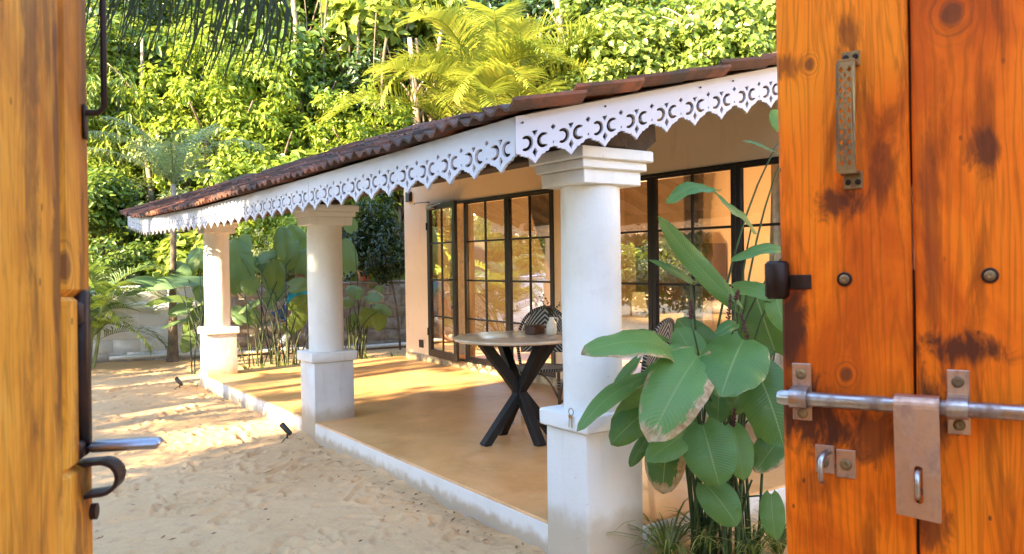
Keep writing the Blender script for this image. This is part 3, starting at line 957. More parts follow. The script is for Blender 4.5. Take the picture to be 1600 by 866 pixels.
def fascia(nu, fmap, name='fascia_board', thick=.012):
    cu = bpy.data.curves.new(name, 'CURVE')
    cu.dimensions = '2D'; cu.fill_mode = 'BOTH'; cu.extrude = thick / 2
    o_, hs = fascia_outline(nu)
    for lp in [o_] + hs:
        sp = cu.splines.new('POLY'); sp.points.add(len(lp) - 1); sp.use_cyclic_u = True
        for p_, (u, v) in zip(sp.points, lp): p_.co = (u, -v, 0, 1)
    tmp = bpy.data.objects.new('tmp', cu); C.objects.link(tmp)
    dg = bpy.context.evaluated_depsgraph_get()
    me = bpy.data.meshes.new_from_object(tmp.evaluated_get(dg))
    bpy.data.objects.remove(tmp)
    n_ = len(me.vertices)
    co = np.empty(n_ * 3, dtype=np.float32); me.vertices.foreach_get('co', co); co = co.reshape(-1, 3)
    out = np.array([fmap(float(u), float(-v), float(w)) for u, v, w in co], dtype=np.float32)
    me.vertices.foreach_set('co', out.ravel())
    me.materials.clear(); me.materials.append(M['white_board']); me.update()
    me.name = name
    return hp(obj(name, me))
LP, RP = .2232, .2055
LH, RH = .1915, .1840                        # metres per unit height (board about 1.185 units deep)
def longmap(y0, sc):
    def f(u, v, w):
        y = y0 + u * sc
        return (eave_x(y) + w, y, eave_z(y) - v * LH)
    return f
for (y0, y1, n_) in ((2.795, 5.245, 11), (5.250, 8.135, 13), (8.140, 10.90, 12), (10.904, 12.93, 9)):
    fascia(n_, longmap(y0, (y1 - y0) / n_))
RY, RSL = 2.795, .248
def rakemap(x0):
    def f(u, v, w):
        x = x0 + u * .2010
        return (x, RY - .0105 + w, 1.962 + (x - 1.958) * RSL - v * RH)
    return f
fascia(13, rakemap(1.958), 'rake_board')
for x in (1.99, 2.46, 3.1, 3.35):
    b = MB(); b.tube([(x, RY - .0245, 1.93 + (x - 1.958) * RSL), (x, RY - .02, 1.93 + (x - 1.958) * RSL)], .005, 8); part(b, 'nail', 'dark_iron')

# interior seen through the glass -----------------------------------------
def curtain(name, label, x, ya, yb, z0, z1, folds, tie=None):
    b = MB(); nu, nv = folds * 8, 26
    for j in range(nv + 1):
        z = z1 + (z0 - z1) * j / nv
        for i in range(nu + 1):
            t = i / nu
            yy = ya + (yb - ya) * t
            amp = .035
            if tie:
                zt, yt, k = tie
                w = 1 - .82 * math.exp(-((z - zt) / .45) ** 2) if z < zt + 1.3 else 1
                g = max(0, min(1, (z1 - z) / (z1 - zt))) ** 1.6 if z > zt else math.exp(-((z - zt) / .5) ** 2) * .9 + .1
                yy = yy + (yt - yy) * g * k
                amp = .035 + .02 * g
            b.v.append((x + amp * math.sin(t * folds * 2 * PI + .6 * math.sin(j * .3)), yy, z))
    for j in range(nv):
        for i in range(nu):
            a = j * (nu + 1) + i
            b.f.append((a, a + 1, a + nu + 2, a + nu + 1))
    b.uv = [None] * len(b.f); b.mi = [0] * len(b.f)
    o = b.build(name, 'curtain', None, smooth=True)
    return tag(o, label, 'curtain')
curtain('curtain', 'beige curtain tied back behind the fixed glass beside the door', 5.62, 7.85, 6.95, .10, 2.55, 9, (1.0, 7.0, .85))
curtain('curtain', 'long beige curtain hanging just inside the open door leaf', 5.60, 9.55, 9.05, .10, 2.55, 6)
curtain('curtain', 'grey-beige curtain behind the window pane next to the near column', 5.62, 5.25, 5.02, .10, 2.55, 4)
curtain('curtain', 'grey-beige curtain behind the window by the wooden gate edge', 5.62, 4.28, 3.95, .10, 2.55, 4)
bed = thing('bed', 'low bed with beige cover inside the room behind the window', 'bed', (7.6, 6.4, .085))
b = MB(); b.box((-.9, -1.1, 0), (.9, 1.1, .32), .03); b.build('bed_base', 'box_wood', bed, auto=40)
b = MB(); b.box((-.88, -1.08, .3205), (.88, 1.08, .56), .07); b.build('mattress', 'curtain', bed, auto=60)
for s_ in (-.5, .5):
    b = MB(); b.box((.35, s_ - .32, .561), (.8, s_ + .32, .72), .07); b.build('pillow', 'white_board', bed, auto=60)
lp = thing('table_lamp', 'lit table lamp with warm cream shade inside the room', 'lamp', (7.05, 7.36, .085))
b = MB(); b.box((-.22, -.22, 0), (.22, .22, .45), .01); o = b.build('night_stand', 'box_wood', lp)
b = MB(); b.lathe([(.07, .4505), (.07, .465), (.02, .48), (.02, .62), (.012, .70)], n=16); b.build('lamp_base', 'ceramic', lp, auto=40)
b = MB(); b.lathe([(.11, .62), (.075, .86), (.0755, .86), (.1105, .62)], n=24); b.build('lamp_shade', 'lamp_glow', lp, smooth=True)
ld = bpy.data.lights.new('bulb', 'POINT'); ld.energy = 34; ld.color = (1, .62, .28); ld.shadow_soft_size = .05
lo = bpy.data.objects.new('bulb', ld); C.objects.link(lo); lo.parent = lp; lo.location = (0, 0, .9)
cb = thing('cupboard', 'dark wooden cupboard against the far room wall', 'cupboard', (9.1, 8.6, .085))
b = MB(); b.box((-.25, -.7, 0), (.25, .7, 1.5), .01); b.build('carcass', 'box_wood', cb)
for s_ in (-1, 1):
    b = MB(); b.box((-.272, s_ * .35 - .33, .06), (-.252, s_ * .35 + .33, 1.46), .006); d_ = b.build('door', 'box_wood', cb)
    b = MB(); b.tube([(-.275, s_ * .06, .8), (-.295, s_ * .06, .8), (-.295, s_ * .06, .95), (-.275, s_ * .06, .95)], .006, 6); b.build('handle', 'brass', d_)

# ------------------------------------------------------------------ compound wall
cw = thing('compound_wall', 'whitewashed block compound wall at the end of the sand yard', 'wall', (3.5, wall_y(3.5), GZ))
cw.rotation_euler = (0, 0, math.atan(-.2825))
def mk_wash():
    t = NT('whitewashed_block')
    c = t.n('ShaderNodeNewGeometry').outputs['Position']
    n = t.noise(c, 2.2, 6, .7)
    col = t.mix(t.step(n, .52, .68), (.80, .84, .88), (.68, .70, .71))
    x = t.sep(c)[0]
    f = t.step(t.math('ADD', x, t.math('MULTIPLY', t.math('SUBTRACT', n, .5), 1.4)), 3.0, 3.9)
    grey = t.ramp(t.noise(c, 7, 6, .7), [(.3, (.16, .13, .11)), (.7, (.42, .39, .35))])
    col = t.mix(f, col, grey)
    z = t.sep(c)[2]
    col = t.mix(t.math('MULTIPLY', t.step(t.math('ADD', z, t.math('MULTIPLY', t.noise(c, 6, 4), .35)), .22, -.02), .8), col, (.20, .15, .11))
    M['wash'] = t.done(t.bsdf(col, .85, 0, .2, t.bump(t.noise(c, 26, 6, .7), .6, .015)))
mk_wash()
b = MB(); b.box((-5, .02, -.15), (6.5, .19, 1.14), .01); o = b.build('mortar_core', 'wash', cw)
wr = random.Random(11)
bm_ = []
for v_ in range(4):
    b = MB(); b.box((.002, 0, .002), (.398, .045, .198), .006); o = b.build('block', 'wash', cw, auto=50)
    for v in o.data.vertices: v.co += Vector((wr.uniform(-.004, .004), wr.uniform(-.005, .005), wr.uniform(-.004, .004)))
    bm_.append(o.data); bpy.data.objects.remove(o)
for r_ in range(6):
    x = -3.0 - (.2 if r_ % 2 else 0)
    while x < 5.8:
        o = obj('block', bm_[wr.randrange(4)], cw, (x, wr.uniform(-.004, .004), r_ * .20 - .04), (wr.uniform(-.01, .01), wr.uniform(-.006, .006), wr.uniform(-.012, .012)))
        x += .40
b = MB()
for i in range(30):
    x = -4.9 + i * .38
    b.box((x, -.015, 1.165 + wr.uniform(-.01, .01)), (x + .378, .21, 1.205 + wr.uniform(-.02, .015)), .015)
b.build('coping', 'wash', cw, auto=50)
# pipe along the foot of the wall
pp = [Vector((x, wall_y(x) - .10 - .012 * math.sin(x * 2), GZ + .085 + .01 * math.sin(x * 3.1))) for x in [1.9 + .25 * i for i in range(24)]]
b = MB(); b.tube(pp, .032, 10)
tag(b.build('drain_pipe', 'pvc', None, smooth=True), 'white plastic pipe lying along the foot of the block wall', 'pipe')
# pot on the wall
pc = on(569, 447, 1, wall_y(5.85) + .1)
pot = thing('flower_pot', 'terracotta flower pot standing on the compound wall', 'pot', (pc.x, pc.y, GZ + 1.205))
b = MB(); b.lathe([(.085, 0), (.125, .20), (.145, .20), (.148, .255), (.128, .256), (.115, .22), (.0, .215)], n=24); b.build('body', 'terracotta_pot', pot, auto=40)

# ------------------------------------------------------------------ gates
mk_wood('plank_a', [(.034, 1.553, .0062), (.0655, 1.213, .0075)],
        [(.028, 1.165, .052, .045, .8), (.095, 1.150, .045, .035, .6), (.062, 1.402, .030, .022, .7), (.010, 1.27, .020, .055, .75), (.075, 1.575, .014, .022, .5), (.105, 1.43, .016, .045, .45), (.006, 1.555, .03, .016, .5), (.03, 1.09, .02, .02, .3)], 1)
mk_wood('plank_b', [(.172, 1.583, .0125)],
        [(.175, 1.245, .045, .020, .75), (.150, 1.165, .022, .06, .75), (.202, 1.445, .018, .026, .65), (.145, 1.06, .022, .03, .6), (.15, 1.36, .010, .12, .4), (.20, 1.66, .06, .03, .4)], 2)
mk_wood('plank_c', [(.33, 1.4, .01)], [(.36, 1.1, .05, .1, .5)], 3)
mk_wood('plank_left', [(.055, 1.34, .010)], [(.012, 1.50, .010, .10, .6), (.07, 1.36, .012, .20, .6), (.035, 1.1, .010, .2, .5), (.115, 1.5, .016, .25, .5), (.02, 1.25, .01, .16, .5)], 4,
        (.42, .14, .008), (.76, .33, .025), (.90, .50, .08))
def local(parent, name, mat, fn, **k):
    b = MB(); fn(b); return b.build(name, mat, parent, **k)
gate = thing('wooden_gate', 'orange varnished plank gate leaf with long sliding bolt and perforated pull handle', 'gate', (0.762 + .38274 * .014, 0.563 - .92386 * .014, 0))
gate.rotation_euler = (0, R(-.68), math.atan2(-.92386, .38274))
edges = [(-.001, .1312, 'plank_a'), (.1345, .2755, 'plank_b'), (.2785, .42, 'plank_c'), (.423, .56, 'plank_c'), (.563, .70, 'plank_c'), (.703, .84, 'plank_c')]
gr = random.Random(5)
for (u0, u1, mt) in edges:
    b = MB()
    nz_ = 24                                    # plank with slightly wavering, softened long edges
    for j in range(nz_ + 1):
        z = -.12 + 2.25 * j / nz_
        a0 = u0 + gr.uniform(-.0006, .0006); a1 = u1 + gr.uniform(-.0006, .0006)
        ring = [(a0 + .003, 0), (a1 - .003, 0), (a1, .003), (a1, .033), (a1 - .002, .035), (a0 + .002, .035), (a0, .033), (a0, .003)]
        b.v += [(u, y, z) for u, y in ring]
    for j in range(nz_):
        for k in range(8):
            k2 = (k + 1) % 8
            b.f.append((j * 8 + k, j * 8 + k2, (j + 1) * 8 + k2, (j + 1) * 8 + k))
    b.f += [tuple(reversed(range(8))), tuple(nz_ * 8 + k for k in range(8))]
    b.uv = [None] * len(b.f); b.mi = [0] * len(b.f)
    b.build('plank', mt, gate, auto=35)
for (g0_, g1_) in ((-.1, 1.325), (1.415, 2.1)):  # dark strip added behind the plank gap to keep light from showing through
    local(gate, 'gap_dark_strip', 'dark_beam', lambda b: b.box((.1305, .012, g0_), (.1352, .03, g1_), .0005))
for z in (.35, 1.75):
    local(gate, 'ledge', 'plank_c', lambda b: b.box((.01, .0355, z - .06), (.83, .065, z + .06), .004))
def screw(parent, u, z, y, r=.0042, mat='bronze', sgn=-1):
    b = MB()
    # lathe in local xz plane facing the viewer side
    prof = [(r, 0), (r, .0012), (r * .75, .0022), (r * .3, .0024), (.0001, .0016)]
    n = 14
    for (rr, h_) in prof:
        for k in range(n):
            a = 2 * PI * k / n
            b.v.append((u + rr * math.cos(a), y + sgn * h_, z + rr * math.sin(a)))
    for j in range(len(prof) - 1):
        for k in range(n):
            b.f.append((j * n + k, j * n + (k + 1) % n, (j + 1) * n + (k + 1) % n, (j + 1) * n + k))
    b.uv = [None] * len(b.f); b.mi = [0] * len(b.f)
    return b.build('screw', mat, parent, smooth=True)
# sliding bolt
ROD_Z, ROD_Y = 1.1865, -.0155
bolt = local(gate, 'bolt_rod', 'steel', lambda b: b.tube([(-.003, ROD_Y, ROD_Z), (0, ROD_Y, ROD_Z), (.001, ROD_Y, ROD_Z), (.62, ROD_Y, ROD_Z)], [.0062, .0075, .008, .008], 20), auto=40)
for u0 in (.0095, .162):
    br = local(gate, 'bolt_bracket', 'worn_plate', lambda b: b.box((u0, -.0022, 1.158 if u0 > .1 else 1.160), (u0 + .0205, .0005, 1.2235), .0008))
    def saddle(b):
        for w in range(2):
            pass
        n = 14
        pts = [(-.0004, 1.1865 + .0125)] + [(ROD_Y - .0105 * math.sin(a), ROD_Z + .0108 * math.cos(a)) for a in [PI * k / n for k in range(n + 1)]] + [(-.0004, 1.1865 - .0125)]
        for k in range(len(pts) - 1):
            (y0, z0), (y1, z1) = pts[k], pts[k + 1]
            b.add([(u0 + .001, y0, z0), (u0 + .0195, y0, z0), (u0 + .0195, y1, z1), (u0 + .001, y1, z1)], [(3, 2, 1, 0)])
        for uu in (u0 + .001, u0 + .0195):
            for k in range(n):
                a0, a1 = PI * k / n, PI * (k + 1) / n
                q = [(uu, ROD_Y - .0105 * math.sin(a0), ROD_Z + .0108 * math.cos(a0)), (uu, ROD_Y - .0105 * math.sin(a1), ROD_Z + .0108 * math.cos(a1)), (uu, ROD_Y - .0078 * math.sin(a1), ROD_Z + .0079 * math.cos(a1)), (uu, ROD_Y - .0078 * math.sin(a0), ROD_Z + .0079 * math.cos(a0))]
                b.add(q, [(0, 1, 2, 3)])
    local(br, 'saddle', 'steel', saddle, auto=40)
    screw(br, u0 + .010, 1.2115, -.0022, .0058); screw(br, u0 + .0108, 1.168, -.0022, .0058)
# hasp: plate with slot, wrapped round the rod
def plate2d(outer_, holes, thick, fmap, name, mat, parent):
    cu = bpy.data.curves.new(name, 'CURVE'); cu.dimensions = '2D'; cu.fill_mode = 'BOTH'; cu.extrude = thick / 2
    for lp_ in [outer_] + holes:
        sp = cu.splines.new('POLY'); sp.points.add(len(lp_) - 1); sp.use_cyclic_u = True
        for p_, (u, v) in zip(sp.points, lp_): p_.co = (u, v, 0, 1)
    tmp = bpy.data.objects.new('tmp', cu); C.objects.link(tmp)
    me = bpy.data.meshes.new_from_object(tmp.evaluated_get(bpy.context.evaluated_depsgraph_get()))
    bpy.data.objects.remove(tmp)
    for v in me.vertices: v.co = fmap(*v.co)
    me.materials.clear(); me.materials.append(M[mat]); me.update(); me.name = name
    return obj(name, me, parent)
slot = [(.1376 + .0040 * math.cos(a), 1.1245 + .0040 * math.sin(a)) for a in [PI * k / 8 for k in range(9)]] + [(.1380 + .0040 * math.cos(a), 1.0945 + .0040 * math.sin(a)) for a in [PI + PI * k / 8 for k in range(9)]]
hasp = plate2d([(.1155, 1.186), (.1170, 1.0785), (.1180, 1.0775), (.1565, 1.0735), (.1575, 1.0745), (.1570, 1.186)], [slot], .0028, lambda u, v, w: Vector((u, -.0272 + w - (1.186 - v) * .02, v)), 'hasp', 'worn_plate', gate)
def wrap(b):
    n = 18; r0 = .0118
    pts = [(ROD_Y - r0 * math.cos(a), ROD_Z + r0 * math.sin(a)) for a in [PI * 1.45 * k / n - .05 for k in range(n + 1)]]
    for k in range(n):
        (y0, z0), (y1, z1) = pts[k], pts[k + 1]
        b.add([(.1155, y0, z0), (.1570, y0, z0), (.1570, y1, z1), (.1155, y1, z1)], [(0, 1, 2, 3)])
local(hasp, 'hasp_wrap', 'worn_plate', wrap, smooth=True)
local(gate, 'lock_staple', 'steel', lambda b: b.tube([(.1372, -.001, 1.122), (.1372, -.034, 1.122), (.1376, -.038, 1.116), (.1376, -.038, 1.102), (.1376, -.034, 1.097), (.1376, -.001, 1.097)], .0026, 10), smooth=True)
stp = local(gate, 'staple_plate', 'worn_plate', lambda b: (b.box((.0325, -.002, 1.1035), (.0525, .0005, 1.1345), .0007), b.box((.0545, -.002, 1.1005), (.0745, .0005, 1.1315), .0007)))
local(stp, 'staple_loop', 'steel', lambda b: b.tube([(.0470, -.001, 1.128), (.0450, -.018, 1.128), (.0430, -.024, 1.122), (.0430, -.025, 1.104), (.0435, -.022, 1.098)], [.0035, .0032, .003, .003, .0026], 10), smooth=True)
screw(stp, .041, 1.116, -.002, .0062); screw(stp, .0645, 1.1155, -.002, .0062)
# perforated pull handle
def quat(cu_, cv): return [(cu_ + .0030 * math.cos(a) * (1 if k % 2 == 0 else .55), cv + .0042 * math.sin(a) * (1 if k % 2 == 0 else .55)) for k, a in enumerate([PI / 4 * k for k in range(8)])]
HU0, HU1, HZ0, HZ1 = .0655, .0842, 1.4305, 1.5445
hol = [quat(HU0 + .0048 + c_ * .0091, HZ0 + .0085 + r_ * .0108) for r_ in range(10) for c_ in range(2)]
hol += [[(u, v) for u, v in quat(HU0 + .00935, HZ0 + .0139 + r_ * .0108)] for r_ in range(9)]
hol = [h_ for h_ in hol]
hnd = plate2d([(HU0, HZ0), (HU1, HZ0), (HU1, HZ1), (HU0, HZ1)], [[((u - (HU0 + .00935)) * .86 + HU0 + .00935, v) for u, v in h_] for h_ in hol[:20]] + [[((u - (HU0 + .00935)) * .5 + HU0 + .00935, v) for u, v in h_] for h_ in hol[20:]], .002,
              lambda u, v, w: Vector((u + (1.4875 - v) * -.012, -.024 + w - .003 * math.cos((v - 1.4875) * 26), v)), 'pull_handle', 'bronze', gate)
for (z0, z1, up) in ((1.5435, 1.5600, 1), (1.4130, 1.4315, -1)):
    mp = local(hnd, 'mount', 'bronze', lambda b: (b.box((.0680, -.003, z0), (.0865, .0005, z1), .0008), b.box((.0672, -.0255, z0 if up > 0 else z1 - .004), (.0850, -.003, z0 + .004 if up > 0 else z1), .0008)))
    screw(mp, .0725, (z0 + z1) / 2 + .002 * up, -.003, .0031, 'dark_iron'); screw(mp, .0822, (z0 + z1) / 2 + .002 * up, -.003, .0031, 'dark_iron')
# edge stop and coach bolts
stop = local(gate, 'edge_stop', 'dark_iron', lambda b: b.box((-.0155, -.016, 1.2955), (.0085, .020, 1.338), .0035), auto=50)
local(stop, 'strap', 'dark_iron', lambda b: b.box((.0088, -.0018, 1.306), (.032, .0004, 1.322), .0008))
for (u, z) in ((.0665, 1.3165), (.2015, 1.3185), (.0675, .42), (.2015, .42)):
    bb = local(gate, 'coach_bolt', 'dark_iron', lambda b: b.tube([(u, .001, z), (u, -.0016, z), (u, -.0022, z)], [.0078, .0078, .0070], 18)); screw(bb, u, z, -.0022, .0052, 'bronze')

lg = thing('wooden_gate', 'golden brown plank gate leaf with dark iron latch and curled strap hook', 'gate', (.081, .674, 0))
lg.rotation_euler = (0, R(-2.0), math.atan2(-.92, -.38))
lg.location = Vector((.081, .674, 0)) + Vector((-.3817, -.9243, 0)) * .045
for (u0, u1) in ((0, .060), (.0625, .205), (.208, .35), (.353, .49), (.493, .63), (.633, .77)):
    b = MB()
    if u0 == 0:                                 # free edge is cut back where the latch sits
        b.box((0, -.035, -.12), (u1, 0, 1.1995), .004); b.box((.030, -.035, 1.1998), (u1, 0, 1.3198), .003); b.box((0, -.035, 1.32), (u1, 0, 2.13), .005)
    else:
        b.box((u0, -.035, -.12), (u1, gr.uniform(-.001, .0), 2.13), .004)
    b.build('plank', 'plank_left', lg, auto=35)
for z in (.35, 1.75): local(lg, 'ledge', 'plank_left', lambda b: b.box((.01, -.066, z - .06), (.76, -.0355, z + .06), .004))
# dark iron latch, plate, curled strap, bow handle (local +y is the visible face)
lat = local(lg, 'latch_bar', 'dark_iron', lambda b: (b.box((.006, -.012, 1.203), (.020, .002, 1.326), .003), b.box((.0205, -.012, 1.300), (.034, .0015, 1.316), .002), b.box((.0205, -.012, 1.203), (.034, .0012, 1.216), .002)), auto=50)
def hookstrap(b):
    n = 16
    pts = [(-.004, 1.198)] + [(.010 + .012 * math.cos(a), 1.187 + .0115 * math.sin(a)) for a in [PI / 2 - PI * k / n for k in range(n + 1)]] + [(-.004, 1.1745)]
    for k in range(len(pts) - 1):
        (y0, z0), (y1, z1) = pts[k], pts[k + 1]
        t_ = Vector((y1 - y0, z1 - z0)).normalized(); nn = Vector((-t_.y, t_.x)) * .0014
        b.add([(.002, y0 + nn.x, z0 + nn.y), (.024, y0 + nn.x, z0 + nn.y), (.024, y1 + nn.x, z1 + nn.y), (.002, y1 + nn.x, z1 + nn.y),
               (.002, y0 - nn.x, z0 - nn.y), (.024, y0 - nn.x, z0 - nn.y), (.024, y1 - nn.x, z1 - nn.y), (.002, y1 - nn.x, z1 - nn.y)],
              [(0, 1, 2, 3), (7, 6, 5, 4), (0, 3, 7, 4), (1, 5, 6, 2)])
local(lg, 'curled_strap', 'dark_iron', hookstrap, auto=50)
local(lat, 'latch_plate', 'blue_steel', lambda b: b.box((.006, .0022, 1.2065), (.026, .052, 1.2135), .003), auto=50)
local(lg, 'strap_bolt', 'dark_iron', lambda b: b.tube([(.006, -.001, 1.160), (.006, .004, 1.160)], .006, 12))
local(lg, 'bow_handle', 'dark_iron', lambda b: (b.tube([(.014, .001, 1.456), (.014, .010, 1.456), (.014, .0145, 1.461), (.014, .0145, 1.60), (.014, .010, 1.606), (.014, .001, 1.606)], .0024, 10), b.box((.010, .0005, 1.436), (.018, .0025, 1.462), .001)), auto=50)

# ------------------------------------------------------------------ furniture
TX, TY, TZ = 3.47, 4.93, .785
tab = thing('round_table', 'round stone-topped table on black crossed legs', 'table', (TX, TY, 0))
b = MB(); b.lathe([(.0001, TZ - .028), (.47, TZ - .028), (.486, TZ - .022), (.49, TZ - .012), (.488, TZ - .003), (.480, TZ), (.0001, TZ)], n=72); b.build('table_top', 'stone_top', tab, auto=30)
b = MB(); b.lathe([(.0001, TZ - .040), (.40, TZ - .040), (.40, TZ - .0285), (.0001, TZ - .0285)], n=48); b.build('under_plate', 'table_black', tab, auto=30)
for k, (ax_, ay_) in enumerate(((-.333, -.022), (-.008, -.277), (-.02, .23), (.305, -.025))):
    ft = Vector((ax_ * .98, ay_ * .98, .004)); mid = Vector((-.008, -.02, .365)); tp = Vector((-ax_ * 1.02, -ay_ * 1.02 - .03, TZ - .0405))
    b = MB()
    for (p0, p1) in ((ft, mid), (mid, tp)):
        d = (p1 - p0); ln = d.length; d.normalize()
        sd = d.cross(Vector((0, 0, 1))).normalized(); nn = sd.cross(d)
        mt = Matrix((d, sd, nn)).transposed().to_4x4(); mt.translation = p0
        e = .0015 * k
        b.box((-.012, -.033 - e, -.030 - e), (ln + .012, .033 + e, .030 + e), .003, mt)
    lg_ = b.build('leg', 'table_black', tab)
    b = MB(); b.lathe([(.016, 0), (.016, .006), (.012, .0075)], (ft.x, ft.y, 0), 12); b.build('foot_pad', 'white_board', lg_)

def chair(loc, ang, label):
    """bistro chair, local +y = front"""
    c_ = thing('bistro_chair', label, 'chair', loc, 'woven bistro chairs at the table', ang)
    def strip(pts_l, pts_r, name, mat, vs=1.0):
        b = MB(); n = len(pts_l) - 1
        b.v = [tuple(p) for p in pts_l] + [tuple(p) for p in pts_r]
        return b
    # woven seat
    def weave(name, fn, nu=16, nv=14, th=.008):
        b = MB()
        for sgn in (1, -1):
            base = len(b.v)
            for j in range(nv + 1):
                for i in range(nu + 1):
                    p, nn = fn(i / nu, j / nv)
                    b.v.append(tuple(Vector(p) + Vector(nn) * th * .5 * sgn))
            for j in range(nv):
                for i in range(nu):
                    a = base + j * (nu + 1) + i
                    q = (a, a + 1, a + nu + 2, a + nu + 1)
                    b.f.append(q if sgn > 0 else tuple(reversed(q)))
                    u = [(i / nu, j / nv), ((i + 1) / nu, j / nv), ((i + 1) / nu, (j + 1) / nv), (i / nu, (j + 1) / nv)]
                    b.uv.append(u if sgn > 0 else list(reversed(u)))
        b.mi = [0] * len(b.f)
        return b.build(name, 'chevron', c_, smooth=True)
    def seatf(u, v):
        w = .215 - .03 * (1 - v) ** 2
        r = min(1, max(0, 1 - (abs(u - .5) * 2) ** 4 * .25))
        return ((u - .5) * 2 * w, -.20 + .41 * v * r + (1 - r) * .0, .455 - .012 * math.sin(PI * u) * math.sin(PI * v)), (0, 0, 1)
    weave('seat', seatf)
    def backf(u, v):
        a = (u - .5) * 2
        top = .93 - .33 * (1 - math.sqrt(max(0, 1 - (abs(a) * .97) ** 2.4)))
        z = .56 + (top - .56) * v
        return (a * .205, -.205 - .10 * (z - .45) + .05 * a * a, z), (0, -1, -.2)
    weave('backrest', backf, 20, 14)
    b = MB(); ring = [((.225 - .03 * (0 if math.sin(a) > 0 else -math.sin(a))) * math.cos(a), .005 + .215 * math.sin(a), .447) for a in [2 * PI * k / 28 for k in range(29)]]
    b.tube(ring, .015, 8); b.build('seat_rim', 'bound', c_, smooth=True)
    hoop = []
    for k in range(25):
        a = PI * k / 24
        x = .232 * math.cos(a); z = .60 + .345 * math.sin(a) ** .8
        hoop.append((x, -.205 - .10 * (z - .45) + .05 * (x / .232) ** 2, z))
    hoop = [(.20, -.19, .02), (.215, -.195, .44)] + hoop + [(-.215, -.195, .44), (-.20, -.19, .02)]
    b = MB(); b.tube(hoop, .0145, 9); b.build('back_hoop', 'bound', c_, smooth=True)
    for sx in (-1, 1):
        b = MB(); b.tube([(sx * .19, .185, .44), (sx * .200, .195, .02)], [.014, .013], 9); l_ = b.build('leg', 'bamboo', c_, smooth=True)
        b = MB(); b.tube([(sx * .200, .195, .0), (sx * .2, .195, .03)], .0155, 9); b.build('foot', 'white_board', l_)
        b = MB(); b.tube([(sx * .193, .187, .30), (sx * .193, .187, .36)], .0165, 9); b.build('binding', 'bound', l_)
        b = MB(); b.tube([(sx * .20, -.19, .0), (sx * .2, -.19, .025)], .0165, 9); b.build('foot', 'white_board', c_)
        b = MB(); b.tube(bez((sx * .195, .188, .20), (sx * .10, .19, .44), (0, .195, .43)), .008, 7); b.build('brace', 'bamboo', c_, smooth=True)
        b = MB(); b.tube(bez((sx * .197, .15, .20), (sx * .2, 0, .46), (sx * .203, -.16, .20)), .008, 7); b.build('brace', 'bamboo', c_, smooth=True)
        b = MB(); b.tube([(sx * .197, .188, .18), (sx * .2, -.19, .18)], .008, 7); b.build('stretcher', 'bamboo', c_, smooth=True)
    return c_
chair((4.03, 5.41, 0), math.atan2(-.667, -.745) - PI / 2, 'black and white chevron woven bistro chair behind the round table')
chair((3.80, 4.02, 0), math.atan2(.9, -.35) - PI / 2, 'bistro chair half hidden by the big leafed plant beside the near column')
vp = on(862, 523, 2, TZ)
vs_ = thing('bud_vase', 'cream bottle-shaped vase with small handle and dark sprigs on the table', 'vase', (vp.x, vp.y, TZ))
b = MB(); b.lathe([(.032, 0), (.038, .008), (.040, .05), (.036, .085), (.022, .108), (.018, .122), (.020, .134), (.016, .135), (.013, .12), (.0001, .05)], n=28); b.build('body', 'ceramic', vs_, smooth=True)
b = MB(); b.tube(bez((.020, -.012, .128), (.060, -.03, .130), (.036, -.016, .088)), .0045, 8); b.build('handle', 'ceramic', vs_, smooth=True)
sr = random.Random(4)
for k in range(7):
    a = sr.uniform(0, 2 * PI); e = Vector((.09 * math.cos(a), .09 * math.sin(a), sr.uniform(.19, .30)))
    pts = bez((0, 0, .11), (e.x * .3, e.y * .3, .2), e, 6)
    b = MB(); b.tube(pts, .0016, 5)
    for q in range(14):
        p = pts[2 + q % 5] + Vector((sr.uniform(-.012, .012), sr.uniform(-.012, .012), sr.uniform(-.01, .012)))
        b.lathe([(.0001, 0), (.0055, .004), (.0058, .008), (.0001, .013)], p, 6)
    b.build('sprig', 'bract' if k % 2 else 'stem', vs_)
bp_ = on(836, 522, 2, TZ)
bxo = thing('napkin_box', 'dark brown wooden napkin box on the table next to the vase', 'box', (bp_.x, bp_.y, TZ), None, R(20))
b = MB(); b.box((-.075, -.045, 0), (.075, .045, .062), .004); b.build('body', 'box_wood', bxo, auto=40)
b = MB(); b.box((-.07, -.04, .0625), (.07, .04, .069), .002); b.build('lid', 'box_wood', bxo, auto=40)
# keys over the edge of the pedestal cap
kp = Vector((PX0 - .030, 3.02, .600))
ky = thing('key_ring', 'small ring with two brass keys hanging on the near pedestal cap', 'keys', kp)
b = MB(); b.tube([(-.004, .018 * math.cos(a), .010 + .018 * math.sin(a)) for a in [2 * PI * k / 20 for k in range(21)]], .0022, 6); b.build('ring', 'bronze', ky, smooth=True)
for (yy, an) in ((.006, .12), (-.006, -.1)):
    b = MB(); mt = Matrix.Translation((-.008, yy, -.004)) @ Matrix.Rotation(an, 4, 'X')
    b.box((-.0012, -.008, -.018), (.0012, .008, 0), .0006, mt); b.box((-.0012, -.0035, -.062), (.0012, .0035, -.018), .0006, mt); b.build('key', 'brass', ky)
